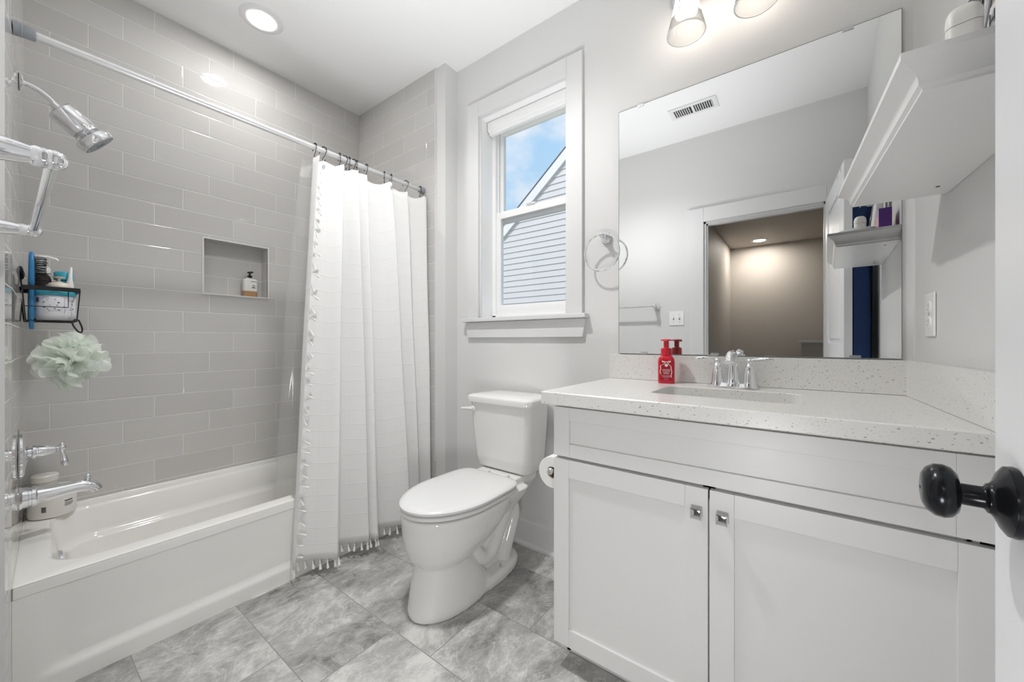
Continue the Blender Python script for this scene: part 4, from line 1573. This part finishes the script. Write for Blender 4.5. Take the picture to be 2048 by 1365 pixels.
def ex2(t_):
    printed(t_, 'label_panel', [(-.03, .085), (.034, .085), (.034, .150), (-.03, .150)], .26, .014, PW)
    printed(t_, 'printed_stripe', [(.036, .10), (.047, .10), (.047, .20), (.036, .17)], .26, .014, PK)
    text('HI', .035, PK, t_, (.008, front(.118, .26, .014, .0014), .118), (PI / 2, 0, PI), depth=.0004)


pouch('face_mask_pouch', 'white foil pouch with a black stripe leaning behind the deodorant', 1.105, -.265, ax_, .11, .29, PW, .012, ex1)
pouch('snack_pouch', 'taupe foil pouch with dark print nearest the door on the shelf', .975, -.268, ax_, .10, .26, PT, .014, ex2)
bo = thing('shallow_bowl', 'white shallow round dish on the shelf, visible in the mirror', 'dish', (1.30, -.185, SZ + .0005))
m = MB(); m.lathe([(0, 0), (.030, 0), (.045, .008), (.058, .022), (.060, .024), (.057, .024), (.043, .011), (.028, .004), (0, .004)], (0, 0, 0), (0, 0, 1), 36)
m.build('dish', WHITEP, bo)
bx = thing('carton', 'purple and red carton behind the dish on the shelf', 'carton', (1.33, -.262, SZ + .0005), ax_)
m = MB(); m.box(-.045, .03, -.018, .018, 0, .085, .001); m.build('purple_side', plain('carton_purple', (.10, .03, .22), .35), bx)
m = MB(); m.box(-.075, -.0455, -.018, .018, 0, .085, .001); m.build('red_side', plain('carton_red', (.55, .03, .04), .35), bx)
m = MB(); m.lathe([(0, 0), (.017, 0), (.017, .07), (.014, .074), (0, .074)], (0, 0, 0), (0, 0, 1), 24)
gj = props(m.build('lotion_jar', plain('gold_jar', (.62, .42, .14), .25, .7), at=(0, 0, 0)), 'small gold-capped jar beside the carton on the shelf', 'jar')
gj.location = (1.225, -.265, SZ + .0005)

# ------------------------------------------------------------------ toilet paper
tpz, tpy, tpx = .612, .722, 1.205
th_ = thing('toilet_paper_holder', 'chrome toilet paper holder on the left side of the vanity', 'paper holder', (tpx + .13, VL, tpz))
m = MB(); m.lathe([(0, 0), (.022, 0), (.022, .004), (.014, .010), (.010, .030), (.010, tpy - VL)], (0, 0.0008, 0), (0, 1, 0), 20)
m.tube([(0, tpy - VL, 0), (-.05, tpy - VL, 0), (-.136, tpy - VL, 0)], .0075, 14)
m.lathe([(.0075, 0), (.0115, .002), (.012, .008), (.008, .013), (0, .014)], (-.134, tpy - VL, 0), (-1, 0, 0), 18)
m.build('arm', CHROME, th_)
tpr = thing('toilet_paper', 'roll of white toilet paper on the holder beside the vanity', 'toilet paper', (tpx, tpy, tpz - .008))
m = MB(); m.lathe([(.021, 0), (.056, 0), (.0575, .002), (.0575, .098), (.056, .100), (.021, .100), (.021, 0)], (.002, 0, 0), (1, 0, 0), 40, cap=False)
m.box(.003, .100, -.0578, -.0568, -.075, .0)
m.build('paper', plain('tissue', (.82, .815, .80), .95), tpr, smooth=40)
m = MB(); m.lathe([(.019, .001), (.0208, .001), (.0208, .101), (.019, .101), (.019, .001)], (.002, 0, 0), (1, 0, 0), 28, cap=False)
m.build('tube', plain('cardboard', (.30, .22, .15), .9), tpr)

# ------------------------------------------------------------------ hand soap on the counter
RED = plain('red_soap_plastic', (.60, .012, .035), .12, coat=.3)
REDL = plain('red_label', (.42, .008, .03), .3)
CRM = plain('cream_print', (.82, .66, .55), .4)
WPR = plain('white_print', (.86, .80, .78), .4)
so_ = thing('soap_dispenser', 'red foaming hand soap bottle with a bow label on the counter', 'soap dispenser', (1.592, .423, CT + .0006), math.atan2(-.423, -1.592) + PI)
m = MB()
body = [(0, .029, .024), (.004, .031, .0255), (.085, .031, .0255), (.097, .029, .024), (.107, .022, .019), (.111, .017, .016)]
m.loft([[(x, y, z) for x, y, z in rrect(0, 0, b_, a_, min(a_, b_) * .55, z, 6)] for z, a_, b_ in body])
m.build('bottle', RED, so_, smooth=60)
m = MB(); m.lathe([(.0185, .108), (.0205, .110), (.0205, .134), (.018, .139), (.012, .141), (.010, .143), (.010, .168), (.0, .168)], (0, 0, 0), (0, 0, 1), 32)
m.lathe([(.0, .166), (.021, .168), (.0205, .172), (.016, .175), (0, .176)], (-.002, 0, 0), (0, 0, 1), 28)
m.box(-.038, -.010, -.006, .006, .164, .172, .003)
m.build('pump', RED, so_, smooth=40)
lb = MB(); lb.box(-.0264, -.0256, -.024, .024, .012, .090, 0)
lab = lb.build('label', REDL, so_, smooth=0)
m = MB(); xx = -.0266
# bow: two loops, two tails, small round seal
for s in (1, -1):
    m.loft([[(xx, s * .0005, .086), (xx, s * .016, .0905), (xx, s * .0165, .083), (xx, s * .0005, .083)], [(xx - .0006, s * .0005, .086), (xx - .0006, s * .016, .0905), (xx - .0006, s * .0165, .083), (xx - .0006, s * .0005, .083)]])
    tail = catmull([(s * .003, .084), (s * .010, .076), (s * .021, .070), (s * .020, .058), (s * .0225, .046), (s * .019, .036)] if s > 0 else [(s * .003, .084), (s * .010, .074), (s * .017, .068), (s * .018, .058), (s * .020, .044), (s * .017, .030), (s * .019, .024)], 4)
    m.loft([[(xx - .0003, a_ - .0016, z) for a_, z in tail] + [(xx - .0003, a_ + .0016, z) for a_, z in reversed(tail)], [(xx - .0007, a_ - .0016, z) for a_, z in tail] + [(xx - .0007, a_ + .0016, z) for a_, z in reversed(tail)]])
m.build('bow_print', CRM, lab, smooth=0)
m = MB(); m.lathe([(.0, 0), (.006, 0), (.006, .0005), (0, .0005)], (xx, 0, .072), (-1, 0, 0), 20); m.build('seal_print', WPR, lab, smooth=0)
for k, (tx_, z, sz) in enumerate((('WINTER', .053, .0078), ('CANDY', .046, .0078), ('APPLE', .039, .0078), ('GENTLE FOAMING', .030, .0042), ('HAND SOAP', .025, .0042), ('8.75 fl oz', .017, .0036))):
    text(tx_, sz, WPR, lab, (xx - .0003, 0, z), (PI / 2, 0, -PI / 2))

# ------------------------------------------------------------------ things in the niche and on the tub deck
AMB = plain('amber_liquid', (.42, .25, .12), .2)
nb = thing('pump_bottle', 'clear square lotion bottle with black pump standing in the niche', 'bottle', (.890, YB + .05, nz0 + .0006))
m = MB(); m.loft([[(x, y, z) for x, y, z in rrect(0, 0, .036 * k, .022 * k, .012 * k, z, 6)] for z, k in ((0, .96), (.003, 1), (.034, 1))])
m.build('contents', AMB, nb)
m = MB(); m.loft([[(x, y, z) for x, y, z in rrect(0, 0, .036 * k, .022 * k, .012 * k, z, 6)] for z, k in ((.0345, 1), (.100, 1), (.107, .93), (.110, .55), (.116, .40))])
m.build('bottle', plain('frosted_bottle', (.70, .69, .66), .25), nb, smooth=60)
m = MB(); m.lathe([(.012, .114), (.0125, .128), (.005, .130), (.004, .142), (.012, .143), (.013, .149), (.006, .151), (0, .151)], (0, 0, 0), (0, 0, 1), 20)
m.box(-.010, .010, -.034, .002, .143, .150, .003)
m.build('pump', BLACK, nb)
m = MB()
for (x0, x1, z0, z1) in ((.0, .028, .091, .0935), (.006, .022, .066, .0695), (.011, .015, .060, .063), (.004, .023, .054, .058)):
    m.box(x0, x1, -.0226, -.0219, z0, z1)
m.build('print', BLACK, nb, smooth=0)

DZ = RZ + .004
JW = plain('jar_white', (.78, .76, .72), .3)
jr = thing('cream_tub', 'low white cosmetic tub on the tub rim behind the chrome spout', 'jar', (.125, 2.500, DZ + .0005))
m = MB(); m.lathe([(0, 0), (.058, 0), (.066, .004), (.068, .012), (.068, .078), (.066, .084), (0, .084)], (0, 0, 0), (0, 0, 1), 44); m.build('body', JW, jr, smooth=40)
m = MB(); m.lathe([(0, .084), (.070, .084), (.071, .088), (.071, .108), (.068, .112), (0, .112)], (0, 0, 0), (0, 0, 1), 44); m.build('lid', JW, jr, smooth=40)
m = MB()
for k in range(7):
    a = -2.05 + .0 + k * .028
    m.box(0, 0, 0, 0, 0, 0) if False else None
    m.loft([[(.0683 * math.cos(a), .0683 * math.sin(a), .030), (.0683 * math.cos(a + .014), .0683 * math.sin(a + .014), .030), (.0683 * math.cos(a + .014), .0683 * math.sin(a + .014), .052), (.0683 * math.cos(a), .0683 * math.sin(a), .052)],
            [(.0688 * math.cos(a), .0688 * math.sin(a), .030), (.0688 * math.cos(a + .014), .0688 * math.sin(a + .014), .030), (.0688 * math.cos(a + .014), .0688 * math.sin(a + .014), .052), (.0688 * math.cos(a), .0688 * math.sin(a), .052)]])
for (a0, a1, z0, z1) in ((-1.12, -.72, .058, .062), (-1.12, -.66, .050, .0515), (-1.12, -.66, .045, .0465), (-1.12, -.78, .040, .0415)):
    n_ = 6
    P_ = [(.0683, a0 + (a1 - a0) * q / n_) for q in range(n_ + 1)]
    ring_ = lambda r: [(r * math.cos(a), r * math.sin(a), z0) for _, a in P_] + [(r * math.cos(a), r * math.sin(a), z1) for _, a in reversed(P_)]
    m.loft([ring_(.0683), ring_(.0688)])
m.build('print', BLACK, jr, smooth=0)
j2 = thing('scrub_jar', 'small white jar with a silver band standing on the larger cosmetic tub', 'jar', (.105, 2.510, DZ + .113))
m = MB(); m.lathe([(0, 0), (.034, 0), (.036, .003), (.036, .030), (0, .030)], (0, 0, 0), (0, 0, 1), 36); m.build('body', plain('jar_grey', (.56, .55, .52), .25), j2)
m = MB(); m.lathe([(0, .030), (.0375, .030), (.038, .033), (.038, .052), (.035, .056), (0, .057)], (0, 0, 0), (0, 0, 1), 36); m.build('lid', JW, j2)

# ------------------------------------------------------------------ shower caddy and what is in it
cx0, cx1, cy0, cy1, cz0, cz1 = .042, .182, 2.250, 2.440, 1.163, 1.283
cad = thing('shower_caddy', 'black wire shower caddy basket on the plumbing wall', 'caddy', (cx0, (cy0 + cy1) / 2, cz0))
cyc = (cy0 + cy1) / 2


def L_(p): return (p[0] - cx0, p[1] - cyc, p[2] - cz0)


m = MB(); w_ = .0016
for (x0, x1, y0, y1) in ((cx0, cx1, cy0 - .001, cy0 + .001), (cx0, cx1, cy1 - .001, cy1 + .001), (cx1 - .001, cx1 + .001, cy0, cy1), (cx0 - .001, cx0 + .001, cy0, cy1)):
    m.box(x0 - cx0, x1 - cx0, y0 - cyc, y1 - cyc, cz1 - cz0 - .008, cz1 - cz0 + .008)
m.build('rim_band', BLACK, cad, smooth=0)
m = MB()
i_ = .008
bot = [(cx0 + i_, cy0 + i_, cz0), (cx1 - i_, cy0 + i_, cz0), (cx1 - i_, cy1 - i_, cz0), (cx0 + i_, cy1 - i_, cz0)]
m.tube([L_(p) for p in bot], w_ * 1.3, 8, closed=True)
mid = [(cx0 + .004, cy0 + .004, 1.215), (cx1 - .03, cy0 + .004, 1.215), (cx1 - .03, cy0 + .004, cz1)]
m.tube([L_(p) for p in mid], w_, 8)
for k in range(8):
    x = cx0 + i_ + (cx1 - cx0 - 2 * i_) * k / 7
    m.tube([L_((x, cy0 + i_, cz0)), L_((x, cy1 - i_, cz0))], w_, 6)
for k in range(1, 6):
    y = cy0 + i_ + (cy1 - cy0 - 2 * i_) * k / 6
    m.tube([L_((cx0 + i_, y, cz0 - .002)), L_((cx1 - i_, y, cz0 - .002))], w_, 6)
for (x, y) in ((cx0, cy0), (cx1, cy0), (cx1, cy1), (cx0, cy1)):
    sx_, sy_ = (1 if x == cx0 else -1), (1 if y == cy0 else -1)
    m.tube([L_((x, y, cz1)), L_((x + sx_ * i_, y + sy_ * i_, cz0))], w_ * 1.2, 8)
m.build('wires', BLACK, cad)
for y in (cy0 + .04, cy1 - .04):
    m = MB(); m.tube([L_((cx0, y, cz1)), L_((cx0 - .002, y, cz1 + .03)), L_((cx0 + .001, y, cz1 + .055))], .002, 8)
    m.lathe([(0, 0), (.020, 0), (.018, .004), (.008, .007), (0, .008)], L_((xl(y) + .0005, y, cz1 + .06)), (1, 0, 0), 20)
    m.build('mount', BLACK, cad)
m = MB(); hx_, hy_, hz_ = cx1 - .012, cy0 + .004, cz0 - .004
m.tube(catmull([L_((hx_, hy_, hz_ + .012)), L_((hx_ - .008, hy_ - .006, hz_ - .004)), L_((hx_ + .002, hy_ - .012, hz_ - .030)), L_((hx_ + .014, hy_ - .010, hz_ - .040)), L_((hx_ + .017, hy_ - .006, hz_ - .022)), L_((hx_ + .008, hy_ - .002, hz_ + .010))], 5), .0028, 10)
m.build('hook', BLACK, cad)

BLUE = plain('blue_plastic', (.03, .21, .46), .25)
TEAL = plain('turquoise_plastic', (.06, .42, .55), .3)
hb = thing('hair_brush', 'blue paddle hair brush with dark bristles standing in the caddy', 'hair brush', (.064, 2.285, 1.13))
m = MB()
P_ = [(0, .0, .0045), (.01, .0, .006), (.05, .0, .0065), (.12, 0, .006), (.15, 0, .007), (.17, 0, .007), (.19, 0, .007), (.25, 0, .007), (.28, .0, .006), (.288, 0, .003)]
wd = [.006, .009, .010, .009, .012, .024, .030, .030, .022, .008]
m.loft([[(x, y, z) for x, y, _ in rrect(0, 0, t_, w2, min(t_, w2) * .9, 0, 5)] for (z, _, t_), w2 in zip(P_, wd)])
m.build('handle', BLUE, hb, smooth=60)
m = MB(); m.sphere((.007, 0, .222), .03, (.18, .85, 1.75)); m.build('cushion', BLACK, hb)
m = MB(); rb_ = random.Random(5)
for k in range(14):
    for j_ in range(7):
        z = .172 + k * .0076; y = -.020 + j_ * .0066
        if ((z - .222) / .055) ** 2 + (y / .024) ** 2 > 1: continue
        ln_ = .022 + rb_.uniform(0, .005)
        m.tube([(.010, y, z), (.010 + ln_, y * 1.15, z + rb_.uniform(-.003, .003))], .0008, 5)
        m.sphere((.010 + ln_, y * 1.15, z), .0013, sub=1)
m.build('bristles', BLACK, hb)
cj = thing('body_cream_jar', 'wide white jar with a blue lid and floral label lying in the caddy', 'jar', (.122, 2.318, cz0 + .004))
m = MB(); m.lathe([(0, 0), (.044, 0), (.052, .008), (.0545, .020), (.0545, .076), (.050, .082), (0, .082)], (0, 0, 0), (0, 0, 1), 40); m.build('body', plain('jar_pale', (.74, .74, .78), .3), cj, smooth=45)
m = MB(); m.lathe([(0, .082), (.0545, .082), (.056, .085), (.056, .094), (.053, .097), (0, .097)], (0, 0, 0), (0, 0, 1), 40); m.build('lid', TEAL, cj, smooth=45)
m = MB(); rl = random.Random(8)
for k in range(26):
    a = -2.3 + rl.random() * 1.7; z = .030 + rl.random() * .042; s = rl.uniform(.0015, .004)
    c0 = Vector((.0546 * math.cos(a), .0546 * math.sin(a), z)); n_ = Vector((math.cos(a), math.sin(a), 0))
    m.lathe([(s, -.0003), (s * .7, .0005), (0, .0006)], c0, n_, 6, sx=1, sy=.5)
m.build('floral_print', plain('print_green', (.04, .10, .07), .5), cj, smooth=0)
m = MB()
for k in range(7):
    a = -2.42 - k * .030
    m.loft([[(r * math.cos(a), r * math.sin(a), .058), (r * math.cos(a + .014), r * math.sin(a + .014), .058), (r * math.cos(a + .014), r * math.sin(a + .014), .074), (r * math.cos(a), r * math.sin(a), .074)] for r in (.0545, .0551)])
m.build('barcode', plain('print_blue', (.05, .09, .25), .5), cj, smooth=0)
sb = thing('scalp_massager', 'cream round scalp massager with blunt teeth on the blue lid', 'scalp massager', (.132, 2.312, cz0 + .102))
m = MB(); m.lathe([(0, .010), (.040, .010), (.042, .014), (.041, .022), (.030, .032), (.012, .037), (.006, .040), (.005, .050), (.020, .054), (.021, .057), (0, .059)], (0, 0, 0), (0, 0, 1), 36, sx=1.0, sy=.8)
m.build('body', plain('cream_plastic', (.72, .66, .57), .4), sb, smooth=45)
m = MB()
for k in range(12):
    a = 2 * PI * k / 12
    m.lathe([(.0055, 0), (.003, -.009), (.0015, -.012), (0, -.0122)], (.032 * math.cos(a), .026 * math.sin(a), .0112), (0, 0, 1), 8)
m.build('teeth', bpy.data.materials['cream_plastic'], sb)
pb = thing('brown_pump_bottle', 'dark brown bottle with a white pump behind the hair brush', 'bottle', (.088, 2.395, cz0 + .004))
m = MB(); m.lathe([(0, 0), (.028, 0), (.030, .003), (.030, .125), (.026, .138), (.016, .146), (0, .146)], (0, 0, 0), (0, 0, 1), 32); m.build('bottle', plain('brown_plastic', (.028, .016, .012), .15), pb, smooth=50)
m = MB(); m.lathe([(.0, .146), (.028, .146), (.029, .150), (.028, .162), (.018, .170), (.008, .173), (.007, .192), (.020, .193), (.020, .198), (0, .200)], (0, 0, 0), (0, 0, 1), 28)
m.tube([(0, 0, .196), (.02, -.008, .196), (.040, -.016, .192), (.046, -.018, .187)], [.006, .0055, .005, .004], 10)
m.build('pump', WHITEP, pb, smooth=45)
tq = thing('turquoise_bottle', 'turquoise capped bottle behind the cream scalp massager', 'bottle', (.150, 2.405, cz0 + .004))
m = MB(); m.lathe([(0, 0), (.024, 0), (.025, .003), (.025, .112), (.018, .122), (0, .122)], (0, 0, 0), (0, 0, 1), 28); m.build('bottle', TEAL, tq, smooth=50)
m = MB(); m.lathe([(0, .122), (.027, .122), (.027, .143), (.024, .146), (0, .146)], (0, 0, 0), (0, 0, 1), 28); m.build('cap', TEAL, tq, smooth=50)
nz_ = thing('nozzle_bottle', 'slim pink bottle with a white pointed nozzle at the outer end of the caddy', 'bottle', (.150, 2.368, cz0 + .004))
m = MB(); m.lathe([(0, 0), (.014, 0), (.015, .003), (.015, .090), (.008, .098), (0, .098)], (.004, 0, 0), (0, 0, 1), 24); m.build('bottle', plain('pink_plastic', (.55, .20, .42), .3), nz_, smooth=50)
m = MB(); m.lathe([(.012, .098), (.012, .112), (.007, .128), (.0035, .165), (0, .168)], (.004, 0, 0), (.08, 0, 1), 18); m.build('nozzle', WHITEP, nz_, smooth=50)

pb.scale = (1, 1, 1.28); tq.scale = (1, 1, 1.37); nz_.scale = (1, 1, 1.32); cj.scale = (1, 1, 1.14); sb.location.z += .014
# loofah
MESHN = bpy.data.materials.new('mint_netting')
MESHN.use_nodes = True


def loofah_mat():
    nt = MESHN.node_tree
    nt.nodes.clear()
    out = nt.nodes.new('ShaderNodeOutputMaterial')
    df = nt.nodes.new('ShaderNodeBsdfDiffuse'); df.inputs[0].default_value = (.925, .96, .915, 1)
    tl = nt.nodes.new('ShaderNodeBsdfTranslucent'); tl.inputs[0].default_value = (.925, .96, .915, 1)
    tr = nt.nodes.new('ShaderNodeBsdfTransparent')
    a = nt.nodes.new('ShaderNodeMixShader'); a.inputs[0].default_value = .45
    nt.links.new(df.outputs[0], a.inputs[1]); nt.links.new(tl.outputs[0], a.inputs[2])
    b = nt.nodes.new('ShaderNodeMixShader'); b.inputs[0].default_value = .86
    nt.links.new(tr.outputs[0], b.inputs[1]); nt.links.new(a.outputs[0], b.inputs[2])
    nt.links.new(b.outputs[0], out.inputs[0])


loofah_mat()
lo = thing('loofah', 'pale mint net bath sponge hanging below the shower caddy', 'bath sponge', (.160, 2.235, 1.012))
rl = random.Random(11)
m = MB()
for k in range(120):
    # one ruffled petal: a curled fan leaving the knot
    u = rl.uniform(-1, 1); a = rl.uniform(0, 2 * PI)
    s_ = math.sqrt(1 - u * u)
    dvec = Vector((s_ * math.cos(a), s_ * math.sin(a), u))
    d_, p_, q_ = frame(dvec)
    rot = rl.uniform(0, 2 * PI)
    p2 = p_ * math.cos(rot) + q_ * math.sin(rot); q2 = d_.cross(p2)
    R_ = rl.uniform(.082, .112) * (1.0 if abs(u) < .5 else .9)
    wdt = rl.uniform(.026, .048); curl = rl.uniform(.25, .7) * rl.choice((-1, 1)); fr = rl.uniform(2.5, 4.5); ph = rl.uniform(0, 6)
    rows = []
    for i in range(9):
        t = i / 8
        r = .02 + (R_ - .02) * t
        row = []
        for j_ in range(13):
            s = j_ / 12 * 2 - 1
            side = wdt * s * math.sin(min(1, .25 + t * .9) * PI / 2) * (1 - .35 * max(0, t - .7) * abs(s) * 3)
            off = curl * wdt * (t ** 2) * (1 - s * s * .4) + .010 * t * math.sin(s * fr + ph)
            rr2 = r - .25 * R_ * (s * s) * t ** 2
            v = d_ * rr2 + p2 * side + q2 * off
            row.append((v.x * 1.04, v.y * .88, v.z * 1.16))
        rows.append(row)
    m.grid(rows)
m.build('netting', MESHN, lo, smooth=180, recalc=False)
m = MB(); m.tube(catmull([(.0, .0, .05), (.004, .004, .085), (.008, .012, .115), (hx_ + .006 - .160, hy_ - .010 - 2.235, hz_ - .036 - 1.012)], 4), .0035, 10)
m.build('cord', plain('white_cord', (.82, .82, .80), .8), lo)
